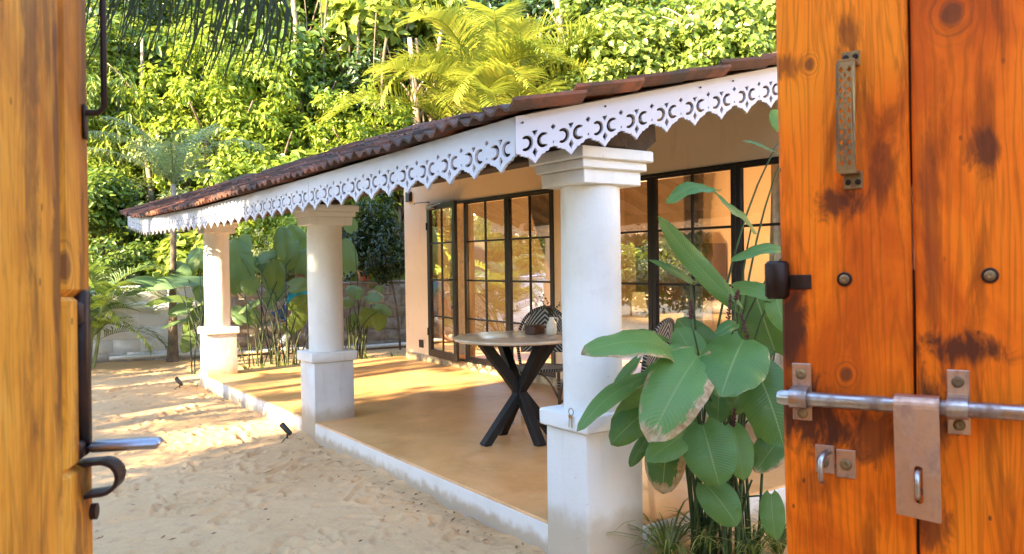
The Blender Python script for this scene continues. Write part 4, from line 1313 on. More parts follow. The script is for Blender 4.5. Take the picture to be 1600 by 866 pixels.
# garden spot lamps
for (px_, py_, lab) in ((281, 607, 'small black spike spotlight in the sand by the far column'), (449, 686, 'small black spike spotlight in the sand by the middle column')):
    g_ = on(px_, py_, 2, GZ + .0)
    sp = thing('spike_spotlight', lab, 'spotlight', (g_.x, g_.y, GZ - .01), 'garden spike lights')
    b = MB(); b.tube([(0, 0, -.08), (0, 0, 0), (0, 0, .055)], [.002, .008, .008], 8); b.build('spike', 'spot_black', sp)
    b = MB(); b.tube([(.02, -.03, .055), (0, 0, .085), (-.03, .045, .13), (-.034, .05, .136)], [.018, .024, .026, .022], 14); h_ = b.build('head', 'spot_black', sp, auto=40)
    b = MB(); b.tube(bez((.015, -.02, .05), (-.05, -.12, .06), (-.10, -.14, .012), 8) + [Vector((-.13, -.10, .012))], .004, 6); b.build('cable', 'spot_black', sp)

# ------------------------------------------------------------------ large-leaved plants
def blade_mesh(base, tip, width, nrm, droop=.08, fold=.18, dead=0.0, mat='calathea', origin=Vector(), seed=0, round_=.50, nl=16, nw=8, tears=0):
    rg = random.Random(seed)
    ax_ = tip - base; L_ = ax_.length; a = ax_.normalized()
    nrm = (nrm - a * nrm.dot(a)).normalized()
    sd = a.cross(nrm).normalized()
    ph, fr, tw = rg.uniform(0, 6), rg.uniform(7, 12), rg.uniform(-.25, .25)
    v, f, uv = [], [], []
    for i in range(nl + 1):
        t = i / nl
        w = width * .5 * (max(0, math.sin(PI * min(1, t * .985 + .012) ** .88)) ** round_) * (1 - .10 * t)
        if i == nl: w = width * .015
        mid = base + ax_ * t + nrm * (droop * L_ * 4 * t * (1 - t)) + sd * (tw * .12 * L_ * math.sin(PI * t))
        tang_dn = nrm * (-droop * .0)
        for j in range(nw + 1):
            s_ = (j / nw - .5) * 2
            fo = fold * (1 - .3 * t)
            wav = width * (.045 * math.sin(fr * t + ph + (1.7 if s_ > 0 else 0)) + .022 * math.sin(fr * 2.7 * t + ph * 2 + s_)) * abs(s_) ** 2
            back = -.10 * L_ * abs(s_) ** 2 * (1 - t) ** 3          # shoulders sweep back past the stalk
            tw_ = math.sin(tw * (t - .3))
            p = mid + sd * (s_ * w * math.cos(fo)) + nrm * (abs(s_) * w * math.sin(fo) + wav + s_ * w * tw_ - (abs(s_) ** 3) * w * .22) + a * back
            v.append(p - origin)
            uv.append((t, j / nw))
    fs, us = [], []
    for i in range(nl):
        for j in range(nw):
            q = (i * (nw + 1) + j, i * (nw + 1) + j + 1, (i + 1) * (nw + 1) + j + 1, (i + 1) * (nw + 1) + j)
            fs.append(q); us.append([uv[k] for k in q])
    b = MB(); b.add(v, fs, us)
    return b, dead
def add_blade(parent, spec, mat, origin):
    b, dead = spec
    o = b.build('leaf', mat, parent, smooth=True)
    at_ = o.data.attributes.new('dead', 'FLOAT', 'POINT')
    at_.data.foreach_set('value', [dead] * len(o.data.vertices))
    return o
def clump(name, label, cat, root, specs, mat, group=None, stem_r=.009, seed=0, spread=.16, extra_stems=0, stem_mat='stem'):
    """specs: (bx,by,tx,ty,wpx,db,dt,phi,droop,dead) in pixels + depth"""
    pl = thing(name, label, cat, root, group)
    rg = random.Random(seed)
    O = Vector(root)
    for k, (bx, by, tx, ty, w, db, dt, phi, dr, dead) in enumerate(specs):
        B_, T_ = at(bx, by, db), at(tx, ty, dt)
        w *= 1.08
        vd = (CAM - (B_ + T_) / 2).normalized()
        nn = vd * math.cos(R(phi)) + Vector((0, 0, 1)) * math.sin(R(phi))
        add_blade(pl, blade_mesh(B_, T_, w * (db + dt) / 2 / FPX, nn, dr, rg.uniform(.08, .25), dead, mat, O, seed * 100 + k), mat, O)
        ang = rg.uniform(0, 2 * PI); rr = spread * math.sqrt(rg.random())
        r0 = Vector((rr * math.cos(ang), rr * math.sin(ang), -.03))
        bl = B_ - O
        d_ = (T_ - B_).normalized()
        c_ = Vector((r0.x * .8 + bl.x * .2, r0.y * .8 + bl.y * .2, bl.z * .75)) - d_ * .03
        b = MB(); b.tube(bez(r0, c_, bl + d_ * .01, 10), [stem_r * (1 - .55 * i / 10) for i in range(11)], 7)
        b.build('stem', stem_mat, pl, smooth=True)
    for k in range(extra_stems):
        ang = rg.uniform(0, 2 * PI); rr = spread * math.sqrt(rg.random())
        r0 = Vector((rr * math.cos(ang), rr * math.sin(ang), -.03)); h_ = rg.uniform(.35, .8)
        b = MB(); b.tube(bez(r0, r0 * 1.1 + Vector((0, 0, h_ * .6)), r0 * 1.5 + Vector((rg.uniform(-.05, .05), rg.uniform(-.05, .05), h_)), 8), [stem_r * 1.25 * (1 - .5 * i / 8) for i in range(9)], 7)
        b.build('stem', stem_mat, pl, smooth=True)
    return pl
near = [
 (1052, 556, 908, 552, 70, 3.68, 3.36, 44, .16, .26), (1090, 556, 1014, 692, 98, 3.60, 3.36, 24, .12, .42),
 (1162, 531, 1126, 620, 102, 3.66, 3.42, 26, .08, .14), (1180, 572, 1226, 702, 84, 3.72, 3.55, 15, .06, .02),
 (1010, 590, 901, 674, 34, 3.72, 3.46, 40, .10, .18), (1040, 572, 955, 670, 62, 3.85, 3.72, -35, .16, .0),
 (996, 560, 946, 628, 20, 3.80, 3.66, 60, .05, .35), (1018, 636, 954, 694, 50, 3.74, 3.62, 10, .08, .0),
 (1042, 532, 968, 520, 24, 3.90, 3.86, 60, .10, .0), (1092, 566, 1058, 512, 52, 3.86, 3.95, 5, .04, .0),
 (1122, 568, 1058, 498, 58, 3.95, 4.05, 5, .05, .0), (1096, 566, 1034, 546, 40, 3.80, 3.78, 40, .12, .0),
 (1176, 356, 1108, 296, 48, 3.80, 3.62, 50, .02, .0), (1148, 474, 1028, 338, 34, 3.75, 3.66, 20, -.06, .0),
 (1081, 441, 1012, 406, 19, 3.95, 3.88, 45, .08, .05), (1232, 393, 1142, 408, 34, 3.80, 3.62, 52, .12, .0),
 (1146, 450, 1212, 468, 30, 3.82, 3.72, 40, .14, .06), (1212, 552, 1176, 446, 84, 3.92, 4.0, 5, .04, .0),
 (1150, 506, 1118, 524, 22, 3.62, 3.54, 30, .12, .0), (1124, 612, 1122, 662, 40, 3.80, 3.74, 5, .06, .0),
 (1160, 606, 1138, 648, 42, 3.84, 3.76, 5, .06, .1), (1098, 664, 1124, 760, 82, 3.62, 3.52, 12, .08, .0),
 (1146, 668, 1162, 751, 46, 3.70, 3.64, 12, .06, .0), (1072, 676, 1010, 721, 50, 3.66, 3.56, 20, .10, .02),
 (1046, 684, 1036, 772, 62, 3.80, 3.74, 10, .10, .55), (1101, 755, 1152, 822, 56, 3.66, 3.58, 12, .06, .0),
 (1205, 772, 1212, 844, 38, 3.72, 3.68, 5, .06, .0), (1222, 680, 1180, 738, 52, 3.82, 3.74, 15, .08, .35),
 (1014, 680, 984, 730, 22, 3.84, 3.80, 20, .08, .1), (1192, 634, 1200, 700, 40, 3.86, 3.80, 8, .05, .15),
 (1225, 248, 1160, 220, 17, 3.85, 3.70, 55, .05, .0), (1230, 205, 1205, 172, 26, 3.9, 3.9, 10, .04, .0),
 (1232, 520, 1258, 470, 50, 4.0, 4.05, 10, .04, .0), (1210, 452, 1230, 520, 40, 3.75, 3.7, 15, .08, .05),
 (1135, 690, 1180, 700, 34, 3.92, 3.9, 30, .1, .2), (1060, 640, 1088, 690, 40, 3.88, 3.84, 5, .08, .0),
]
root = at(1130, 862, 4.02); root.z = GZ + .01
pl = clump('calathea_plant', 'large paddle-leaved plant with brown leaf edges beside the near column', 'plant', root, near, 'calathea', None, .0085, 3, .17, 9)
# the top leaf arches over: second half of the blade
for (bx, by, tx, ty, w, db, dt, phi, dr) in ((1116, 298, 1042, 318, 44, 3.62, 3.50, 58, .18),):
    B_, T_ = at(bx, by, db), at(tx, ty, dt)
    nn = (CAM - B_).normalized() * math.cos(R(phi)) + Vector((0, 0, 1)) * math.sin(R(phi))
    add_blade(pl, blade_mesh(B_, T_, w * db / FPX, nn, dr, .15, 0, 'calathea', root, 777, .45), 'calathea', root)
# flower spikes
for (px_, py_, qx, qy) in ((1138, 500, 1142, 462), (1168, 530, 1158, 492), (1150, 470, 1154, 455), (1079, 500, 1080, 472), (1146, 668, 1148, 640)):
    A_, B_ = at(px_, py_, 3.72) - root, at(qx, qy, 3.70) - root
    b = MB(); fr = random.Random(px_)
    for k in range(26):
        t = k / 25; p = A_.lerp(B_, t); a = k * 2.4
        d_ = Vector((math.cos(a), math.sin(a), .7)).normalized()
        e = p + d_ * .015 * (1.2 - .5 * t)
        b.tube([p, p.lerp(e, .5) + Vector((0, 0, .002)), e], [.002, .0048, .0015], 6)
    b.build('flower_spike', 'bract', pl, smooth=True)
    b = MB(); b.tube(bez(Vector((.05, .03, 0)), Vector((A_.x * .4, A_.y * .4, A_.z * .7)), A_, 8), .005, 6); b.build('stem', 'stem', pl, smooth=True)

farA = [(330, 445, 196, 462, 34, 12.6, 12.2, 58, .12, 0), (250, 428, 228, 455, 16, 12.6, 12.5, 40, .1, 0), (286, 440, 276, 408, 32, 12.5, 12.6, 0, .04, 0), (268, 448, 192, 440, 24, 12.5, 12.1, 55, .12, 0),
        (300, 470, 226, 478, 20, 12.3, 12.0, 60, .1, 0), (300, 478, 262, 492, 20, 12.3, 12.2, 20, .1, .2), (296, 500, 250, 515, 10, 12.4, 12.2, 60, .08, 0), (302, 520, 286, 552, 22, 12.3, 12.2, 5, .06, 0),
        (312, 420, 306, 388, 34, 12.7, 12.8, -10, .04, 0), (318, 470, 322, 430, 32, 12.6, 12.7, 0, .04, 0), (290, 430, 312, 405, 20, 12.7, 12.7, 30, .05, 0), (312, 500, 330, 470, 26, 12.5, 12.6, 10, .05, 0), (290, 520, 310, 480, 18, 12.5, 12.5, 30, .05, 0)]
farB = [(447, 402, 440, 353, 32, 12.2, 12.3, -5, .02, 0), (424, 452, 432, 404, 33, 12.1, 12.2, 0, .03, 0), (402, 452, 376, 440, 30, 12.1, 12.0, 10, .06, 0), (452, 448, 486, 444, 26, 12.1, 12.0, 15, .06, 0),
        (380, 438, 364, 372, 44, 12.6, 12.8, 0, .04, 0), (372, 400, 388, 366, 26, 12.8, 12.9, 0, .04, 0), (410, 424, 372, 396, 22, 12.5, 12.3, 55, .08, 0), (398, 412, 436, 398, 28, 12.5, 12.4, 50, .12, 0),
        (446, 418, 468, 376, 26, 12.5, 12.6, 20, .05, 0), (425, 430, 396, 402, 26, 12.6, 12.5, 40, .06, 0), (470, 390, 452, 352, 30, 12.8, 12.8, 10, .04, 0), (372, 458, 362, 434, 22, 12.4, 12.4, 30, .05, 0),
        (455, 486, 486, 464, 30, 12.0, 12.0, 10, .05, 0), (452, 512, 478, 486, 28, 12.0, 12.0, 10, .05, 0), (408, 470, 372, 490, 16, 12.2, 12.1, 60, .06, 0), (420, 470, 444, 440, 26, 12.4, 12.4, 5, .05, 0),
        (380, 505, 366, 478, 24, 12.4, 12.4, 5, .05, 0), (398, 506, 390, 480, 24, 12.5, 12.5, 0, .05, 0), (430, 480, 412, 466, 18, 12.4, 12.3, 40, .05, 0), (474, 430, 482, 388, 34, 12.6, 12.6, 0, .04, 0), (460, 520, 440, 505, 20, 12.4, 12.4, 20, .05, .1)]
farC = [(552, 362, 540, 338, 22, 12.2, 12.2, 0, .03, 0), (548, 424, 540, 372, 30, 12.3, 12.4, 0, .04, 0), (566, 460, 540, 452, 24, 12.1, 12.0, 30, .08, 0), (574, 462, 600, 470, 26, 12.1, 12.0, 30, .1, .5),
        (576, 482, 572, 514, 26, 12.1, 12.1, 0, .06, 0), (590, 486, 594, 518, 24, 12.1, 12.1, 5, .06, 0), (586, 478, 612, 494, 18, 12.2, 12.1, 40, .08, .1), (584, 466, 596, 446, 16, 12.2, 12.2, 20, .04, 0), (548, 468, 538, 480, 20, 12.1, 12.0, 30, .08, 0), (556, 492, 544, 520, 20, 12.2, 12.2, 0, .05, 0)]
rA = on(305, 562, 2, GZ); rB1 = on(412, 556, 1, 11.25); rC = on(572, 548, 1, 11.3)
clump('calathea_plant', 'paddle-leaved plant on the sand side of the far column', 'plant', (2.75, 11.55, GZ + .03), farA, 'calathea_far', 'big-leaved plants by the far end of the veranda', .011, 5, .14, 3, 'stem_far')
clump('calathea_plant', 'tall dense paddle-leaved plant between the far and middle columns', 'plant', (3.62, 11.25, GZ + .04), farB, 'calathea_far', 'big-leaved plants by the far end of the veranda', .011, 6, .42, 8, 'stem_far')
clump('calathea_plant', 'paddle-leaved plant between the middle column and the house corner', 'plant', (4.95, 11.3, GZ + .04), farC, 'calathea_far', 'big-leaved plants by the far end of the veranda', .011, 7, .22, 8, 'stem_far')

def blades_tuft(n, L_, w, seed, lean=1.0):
    rg = random.Random(seed); V, Q = [], []
    for k in range(n):
        a = rg.uniform(0, 2 * PI); l_ = L_ * rg.uniform(.55, 1.1); ww = w * rg.uniform(.7, 1.2); h = rg.uniform(.45, .85)
        d = Vector((math.cos(a), math.sin(a), 0)); s_ = Vector((-d.y, d.x, 0))
        base = len(V); p0 = d * rg.uniform(0, .03)
        out = rg.uniform(.4, .95) * lean
        for i in range(6):
            t = i / 5
            c_ = p0 + d * (l_ * out * t ** 1.3) + Vector((0, 0, l_ * h * (t * 1.7 - 1.25 * t * t)))
            wd = ww * (1 - t) ** .6 * (.6 + .4 * min(1, t * 4)) * .5
            V += [tuple(c_ + s_ * wd), tuple(c_ - s_ * wd)]
        for i in range(5):
            b_ = base + i * 2
            Q.append((b_, b_ + 1, b_ + 3, b_ + 2))
    return mesh_np('blades', np.array(V), np.array(Q), 'grass_blade', False, True)
TFT = [blades_tuft(44, .34, .014, s_) for s_ in (1, 2, 3)]
BIGT = [blades_tuft(60, .36, .011, s_, 1.1) for s_ in (7, 8)]
def tuft(loc, me, label, sc, group, rz):
    o = obj('strap_leaf_plant', me, None, loc, (0, 0, rz), (sc, sc, sc))
    return tag(o, label, 'plant', group)
for k, (px_, py_) in enumerate(((1045, 862), (1110, 868), (1175, 866), (1215, 850))):
    g_ = at(px_, py_ - 6, 3.95 + .1 * (k % 2)); g_.z = GZ
    tuft(g_, BIGT[k % 2], 'striped strap-leaved plant at the foot of the paddle-leaved plant by the near column', 1.35 - .1 * k, 'strap-leaved plants by the near column', k * 1.3)
for k, (px_, py_) in enumerate(((395, 582), (412, 580), (445, 578), (468, 572), (560, 562), (578, 560), (598, 558), (616, 557), (385, 560), (545, 560))):
    g_ = on(px_, py_, 1, 10.62 + .14 * (k % 3) + (.25 if k > 7 else 0)); g_.z = GZ + .03
    tuft(g_, TFT[k % 3], 'small variegated strap-leaved plant edging the far end of the veranda floor', rnd.uniform(.8, 1.15), 'strap-leaved plants edging the veranda', k * 2.1)

# ------------------------------------------------------------------ palms
def frond_mesh(L_, a0, a1, n, ll, lw, droop, mat, seed, vee=.5, start=.16):
    """frond in the x-z plane leaving the origin; leaflets both sides"""
    rg = random.Random(seed)
    pts = [Vector((0, 0, 0))]; N_ = 26
    for i in range(N_):
        a = a0 + (a1 - a0) * ((i + .5) / N_) ** 1.25
        pts.append(pts[-1] + Vector((math.sin(a), 0, math.cos(a))) * (L_ / N_))
    V, Q = [], []
    def quadstrip(ps, ws, sd):
        b_ = len(V)
        for p, w in zip(ps, ws): V.extend([tuple(p + sd * w), tuple(p - sd * w)])
        for i in range(len(ps) - 1): Q.append((b_ + 2 * i, b_ + 2 * i + 1, b_ + 2 * i + 3, b_ + 2 * i + 2))
    # rachis: three-sided bar
    for sd in (Vector((0, 1, 0)), Vector((0, .5, .87)), Vector((0, -.5, .87))):
        quadstrip(pts, [.018 * (1 - .85 * i / N_) * (L_ / 2.0) for i in range(N_ + 1)], sd)
    for k in range(n):
        t = start + (1 - start) * (k + .5) / n
        x = t * N_; i = min(N_ - 1, int(x)); p = pts[i].lerp(pts[i + 1], x - i)
        tg = (pts[i + 1] - pts[i]).normalized(); nu = Vector((-tg.z, 0, tg.x))
        if nu.z < 0 and a1 < 2: nu = -nu
        l_ = ll * (.35 + .65 * math.sin(PI * min(1, (t - start) / (1 - start) * .9 + .08)) ** .7) * rg.uniform(.9, 1.08)
        for sg in (-1, 1):
            fw = .35 + .75 * t + rg.uniform(-.08, .08)
            d = (Vector((0, sg, 0)) * 1.0 + tg * fw + nu * (vee + rg.uniform(-.12, .12))).normalized()
            g = Vector((0, 0, -1)) * droop * rg.uniform(.7, 1.3)
            c1 = p + d * l_ * .5 + g * l_ * .12; c2 = p + d * l_ * .85 + g * l_ * .42; c3 = p + d * l_ * .98 + g * l_ * .62
            wd = d.cross(nu).normalized() * 1.0
            wd = (wd + nu * .35 * sg).normalized()
            quadstrip([p, c1, c2, c3], [lw * .35, lw * .5, lw * .32, lw * .04], wd)
    return mesh_np('frond', np.array(V), np.array(Q), mat, False, False)
def palm(name, label, loc, meshes, n, trunk, tilt=(.15, .9), sc=(.8, 1.1), group=None, seed=0, crown_h=0, tmat='palm_trunk', stems=None, zjit=.25):
    p = thing(name, label, 'palm', loc, group); rg = random.Random(seed)
    if trunk:
        b = MB(); b.tube(trunk[0], trunk[1], 12); b.build('trunk', tmat, p, smooth=True)
    tops = stems or [Vector(trunk[0][-1])]
    for k in range(n):
        me = meshes[k % len(meshes)]
        tp = tops[k % len(tops)]
        s_ = rg.uniform(*sc); tl = tilt[0] + (tilt[1] - tilt[0]) * ((k / n) ** .8) + rg.uniform(-.08, .08)
        obj('frond', me, p, tp + Vector((0, 0, rg.uniform(-zjit, 0))), (0, tl, k * 2.399 + rg.uniform(-.3, .3)), (s_, s_, s_))
    return p
AF = [frond_mesh(2.5, .02, 1.45 + .18 * s_, 50, .66, .030, .45, 'palm_leaf', s_, .6, .20) for s_ in (1, 2, 3)]
mk_leafcol('palm_wall', [(.1, (.05, .10, .02)), (.5, (.11, .18, .03)), (.95, (.20, .25, .045))], .4, .35)
AG = [frond_mesh(1.25, .15, 1.7, 34, .42, .022, .5, 'palm_wall', s_, .5, .2) for s_ in (4, 5)]
FF = [frond_mesh(1.75, .05, 1.15 + .22 * (s_ - 6), 36, .46, .016, 1.0, 'palm_grey', s_, .12, .12) for s_ in (6, 7, 8)]
for me in FF: me.name = 'frond'
# big clumping palm behind the veranda roof
pb = at(772, 175, 16.6)
stems = [pb + Vector((x, y, z)) - Vector((pb.x, pb.y, 0)) for x, y, z in ((-.4, .1, -.35), (.1, 0, .45), (.45, -.3, 0), (-.1, .4, .2), (.5, .3, -.5), (-.6, .3, -.6))]
bp2 = thing('areca_palm', 'tall yellow-green clumping palm rising behind the veranda roof', 'palm', (pb.x, pb.y, float(hill_z(pb.x, pb.y))))
zb = bp2.location.z; pr_ = random.Random(8)
for k, s_ in enumerate(stems):
    b = MB(); b.tube(bez((s_.x * .4, s_.y * .4, -.1), (s_.x * .6, s_.y * .6, (s_.z - zb) * .6), (s_.x, s_.y, s_.z - zb)), [.055, .052, .05, .05, .045, .045, .04, .04, .035], 8); b.build('cane', 'palm_green', bp2, smooth=True)
    for q in range(9):
        sc_ = pr_.uniform(.95, 1.35)
        obj('frond', AF[(k + q) % 3], bp2, (s_.x, s_.y, s_.z - zb - pr_.uniform(0, .3)), (0, .02 + .095 * q + pr_.uniform(-.06, .06), q * 2.399 + k + pr_.uniform(-.3, .3)), (sc_, sc_, sc_))
# small palm against the wall at the left
al = Vector((1.50, 13.35, GZ))
bl2 = thing('areca_palm', 'low green clumping palm in front of the white wall behind the gate edge', 'palm', al)
for k, (dx, dy, h_) in enumerate(((-.1, 0, .55), (.12, .1, .75), (-.25, .15, .8), (.05, -.15, .35), (.22, -.05, .95))):
    b = MB(); b.tube(bez((dx * .4, dy * .4, -.1), (dx, dy, h_ * .5), (dx, dy, h_)), .025, 7); b.build('cane', 'palm_green', bl2, smooth=True)
    for q in range(6):
        sc_ = pr_.uniform(.7, 1.05)
        obj('frond', AG[(k + q) % 2], bl2, (dx, dy, h_), (0, .15 + .16 * q, q * 2.399 + k), (sc_, sc_, sc_))
# feather palm in front of the wall
fb = Vector((2.73, wall_y(2.73) - .35, GZ))
tk = [Vector((0, 0, -.05)), Vector((0, 0, .05)), Vector((.01, 0, .3)), Vector((.02, 0, 1.0)), Vector((.05, 0, 1.9)), Vector((.07, .01, 2.8))]
palm('feather_palm', 'slender grey-green feather palm standing before the white compound wall', fb, FF, 10, (tk, [.10, .095, .075, .055, .045, .04]), (.0, .80), (.65, 1.1), None, 3, 0, 'palm_trunk', None, .1)
# clumping palm added out of view so its fronds stripe the low sun
yp = thing('areca_palm', 'unseen clumping palm added in the yard to stripe the low sun', 'palm', (-4.4, 6.6, GZ))
for k, (dx, dy, h_) in enumerate(((-.2, .0, 2.2), (.2, .6, 2.6), (-.1, 1.2, 2.0), (.1, 1.8, 2.4), (.0, 2.4, 1.9), (.2, 3.0, 2.3))):
    b = MB(); b.tube(bez((dx * .4, dy, -.1), (dx, dy, h_ * .5), (dx, dy, h_)), .04, 7); b.build('cane', 'palm_green', yp, smooth=True)
    for q in range(5):
        sc_ = pr_.uniform(.7, .95)
        obj('frond', AF[(k + q) % 3], yp, (dx, dy, h_), (0, .15 + .2 * q, q * 2.399 + k), (sc_, sc_, sc_))
# coconut palm at the left, one frond hanging into view
CF = [frond_mesh(3.6, .5, 1.9, 66, .72, .034, 1.0, 'coconut', s_, .1, .12) for s_ in (11, 12)]
CH = frond_mesh(3.7, 1.05, 1.62, 100, .55, .022, 2.6, 'coconut', 13, .0, .10)
cbse = Vector((-1.9, 10.1, GZ)); ctop = Vector((-.15, -.3, 5.2))
cp_ = thing('coconut_palm', 'coconut palm with long dark hanging fronds at the yard edge', 'palm', cbse)
b = MB(); b.tube(bez((0, 0, -.1), (.2, -.1, 2.5), ctop, 12), [.17] + [.12 - .003 * i for i in range(12)], 12); b.build('trunk', 'palm_trunk', cp_, smooth=True)
for q in range(13):
    obj('frond', CF[q % 2], cp_, ctop, (0, -.35 + .09 * q, q * 2.399 + .4), (1, 1, 1))
tgt = at(446, 0, 7.6); st = cbse + ctop
dv = tgt - st
ch_x = sum(math.sin(1.05 + .57 * ((i + .5) / 26) ** 1.25) for i in range(26)) * 3.7 / 26
ch_z = sum(math.cos(1.05 + .57 * ((i + .5) / 26) ** 1.25) for i in range(26)) * 3.7 / 26
obj('frond', CH, cp_, ctop, (0, math.atan2(ch_z, ch_x) - math.asin(dv.normalized().z), math.atan2(dv.y, dv.x)), (dv.length / math.hypot(ch_x, ch_z),) * 3)

# ------------------------------------------------------------------ trees and shrubs
def crown_mesh(n, rad, leaf, lw, mat, seed, nblob=9, nsub=26, flat=(1, 1, .85), sub_r=.26, hang=.3, shell=.6):
    """leaf-sized faces gathered in clumps through a lumpy crown volume"""
    rg = np.random.RandomState(seed)
    fl = np.array(flat)
    bc = rg.normal(size=(nblob, 3)); bc /= np.linalg.norm(bc, axis=1)[:, None]
    bc *= (rg.uniform(.25, .72, nblob) * rad)[:, None] * fl
    br = rg.uniform(.34, .56, nblob) * rad
    sub = []
    for i in range(nblob):
        d = rg.normal(size=(nsub, 3)); d /= np.linalg.norm(d, axis=1)[:, None]
        r = br[i] * (shell + (1.08 - shell) * rg.rand(nsub) ** .6)
        sub.append(bc[i] + d * r[:, None] * fl)
    sub = np.concatenate(sub)
    sr_ = rg.uniform(.55, 1.25, len(sub)) * sub_r * rad * .62
    w = sr_ ** 2; w /= w.sum()
    k = rg.choice(len(sub), n, p=w)
    d = rg.normal(size=(n, 3)); d /= np.linalg.norm(d, axis=1)[:, None]
    off = d * (sr_[k] * rg.rand(n) ** .45)[:, None] * np.array([1, 1, .8])
    c = sub[k] + off
    nrm = off / (np.linalg.norm(off, axis=1)[:, None] + 1e-6) * .7 + c / rad * .5 + np.array([0, 0, .55]) + rg.normal(size=(n, 3)) * .45
    nrm /= np.linalg.norm(nrm, axis=1)[:, None]
    ax_ = d + rg.normal(size=(n, 3)) * .6 + np.array([0, 0, -hang])
    ax_ -= nrm * (ax_ * nrm).sum(1)[:, None]
    ax_ /= np.linalg.norm(ax_, axis=1)[:, None] + 1e-9
    sd = np.cross(ax_, nrm)
    L_ = leaf * rg.uniform(.65, 1.25, n)[:, None]
    W_ = L_ * lw
    fold = nrm * W_ * .18
    v = np.empty((n, 6, 3))
    v[:, 0] = c
    v[:, 1] = c + ax_ * L_ * .30 + sd * W_ * .48 + fold
    v[:, 2] = c + ax_ * L_ * .72 + sd * W_ * .36 + fold * .7
    v[:, 3] = c + ax_ * L_ - nrm * L_ * .10
    v[:, 4] = c + ax_ * L_ * .72 - sd * W_ * .36 + fold * .7
    v[:, 5] = c + ax_ * L_ * .30 - sd * W_ * .48 + fold
    b = np.arange(n) * 6
    q = np.concatenate([np.stack([b, b + 1, b + 2, b + 3], 1), np.stack([b, b + 3, b + 4, b + 5], 1)])
    return mesh_np('crown', v.reshape(-1, 3), q, mat, False, False)
CR = {
 'lime': [crown_mesh(7000, 1.4, .115, .50, 'leaf_lime', 21 + i, 11, 17, sub_r=.22) for i in range(3)],
 'mid': [crown_mesh(5200, 1.5, .165, .48, 'leaf_mid', 31 + i) for i in range(2)],
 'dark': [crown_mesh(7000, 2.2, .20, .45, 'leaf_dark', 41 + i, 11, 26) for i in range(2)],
 'heart': [crown_mesh(4600, 1.5, .165, .86, 'leaf_heart', 51 + i, 10, 22, hang=1.1) for i in range(2)],
 'grey': [crown_mesh(6500, 1.4, .11, .42, 'leaf_grey', 61 + i, 10, 24) for i in range(2)],
 'almond': [crown_mesh(3000, 1.7, .27, .46, 'leaf_mid', 71 + i, 10, 16, sub_r=.22) for i in range(2)],
 'teak': [crown_mesh(1700, 1.5, .36, .60, 'leaf_heart', 75 + i, 9, 14, sub_r=.2, hang=.7) for i in range(2)],
 'bamboo': [crown_mesh(6500, 1.4, .24, .13, 'leaf_lime', 78 + i, 9, 20, hang=1.3) for i in range(2)],
 'mango': [crown_mesh(4000, 1.6, .26, .20, 'leaf_mid', 81, 9, 18, hang=1.6)],
}
CRAD = dict(lime=1.4, mid=1.5, dark=2.2, heart=1.5, grey=1.4, almond=1.7, mango=1.6, teak=1.5, bamboo=1.4)
LAB = dict(
 lime=('leafy_shrub', 'bright lime-green fine-leaved shrub climbing the sunlit slope behind the wall', 'shrub', 'lime-green shrubs on the slope'),
 grey=('leafy_shrub', 'greyish green small-leaved bush on the slope behind the wall', 'shrub', 'grey-green bushes on the slope'),
 mid=('broadleaf_tree', 'mid-green broad-leaved tree on the jungle slope behind the wall', 'tree', 'mid-green trees on the slope'),
 dark=('forest_tree', 'dark dense forest tree standing high at the back of the slope', 'tree', 'dark forest trees on the slope'),
 heart=('creeper_covered_tree', 'tree smothered in pale green heart-shaped creeper leaves behind the roof', 'tree', 'creeper-covered trees behind the house'),
 almond=('almond_tree', 'tree with large glossy upright leaf rosettes on the jungle slope', 'tree', 'large-leaved trees on the slope'),
 teak=('teak_tree', 'tree with very large pale green leaves on the jungle slope', 'tree', 'large pale-leaved trees on the slope'),
 bamboo=('bamboo_thicket', 'thicket of narrow bright bamboo-like leaves on the slope', 'thicket', 'narrow-leaved thickets on the slope'),
 mango=('mango_tree', 'tree with long drooping narrow leaves beside the gate edge', 'tree', 'narrow-leaved trees on the slope'))
tcount = 0
def tree(kind, c, size, sq=(1, 1, 1), label=None, grp=None, trunk_r=None, lean=None, gz=None, name=None):
    """c: crown centre, size: crown radius"""
    global tcount
    tcount += 1
    rg = random.Random(1000 + tcount)
    nm, lab, cat, gp = LAB[kind]
    z0 = float(hill_z(c.x, c.y)) if gz is None else gz
    base = Vector((c.x + rg.uniform(-.4, .4), c.y + rg.uniform(-.3, .4), z0))
    t = thing(name or nm, label or lab, cat, base, grp or (gp if label is None else None))
    cl = c - base
    s_ = size / CRAD[kind]
    obj('crown', CR[kind][tcount % len(CR[kind])], t, cl, (rg.uniform(-.15, .15), rg.uniform(-.15, .15), rg.uniform(0, 6.28)), (s_ * sq[0], s_ * sq[1], s_ * sq[2]))
    tr = trunk_r or (.03 + .035 * size)
    b = MB()
    h_ = max(.3, cl.z)
    b.tube(bez((0, 0, -.3), (cl.x * .2 + rg.uniform(-.2, .2), cl.y * .2, h_ * .5), cl * .96, 10), [tr * (1.25 - .75 * i / 10) for i in range(11)], 9)
    for k in range(5):
        a = k * 1.257 + rg.uniform(-.3, .3); st_ = cl * rg.uniform(.55, .85); e = cl + Vector((math.cos(a), math.sin(a), rg.uniform(-.1, .5))) * size * .62
        b.tube(bez(st_, st_.lerp(e, .5) + Vector((0, 0, .15 * size)), e, 6), [tr * .45 * (1 - .11 * i) for i in range(7)], 6)
    b.build('trunk', 'bark', t, smooth=True)
    return t
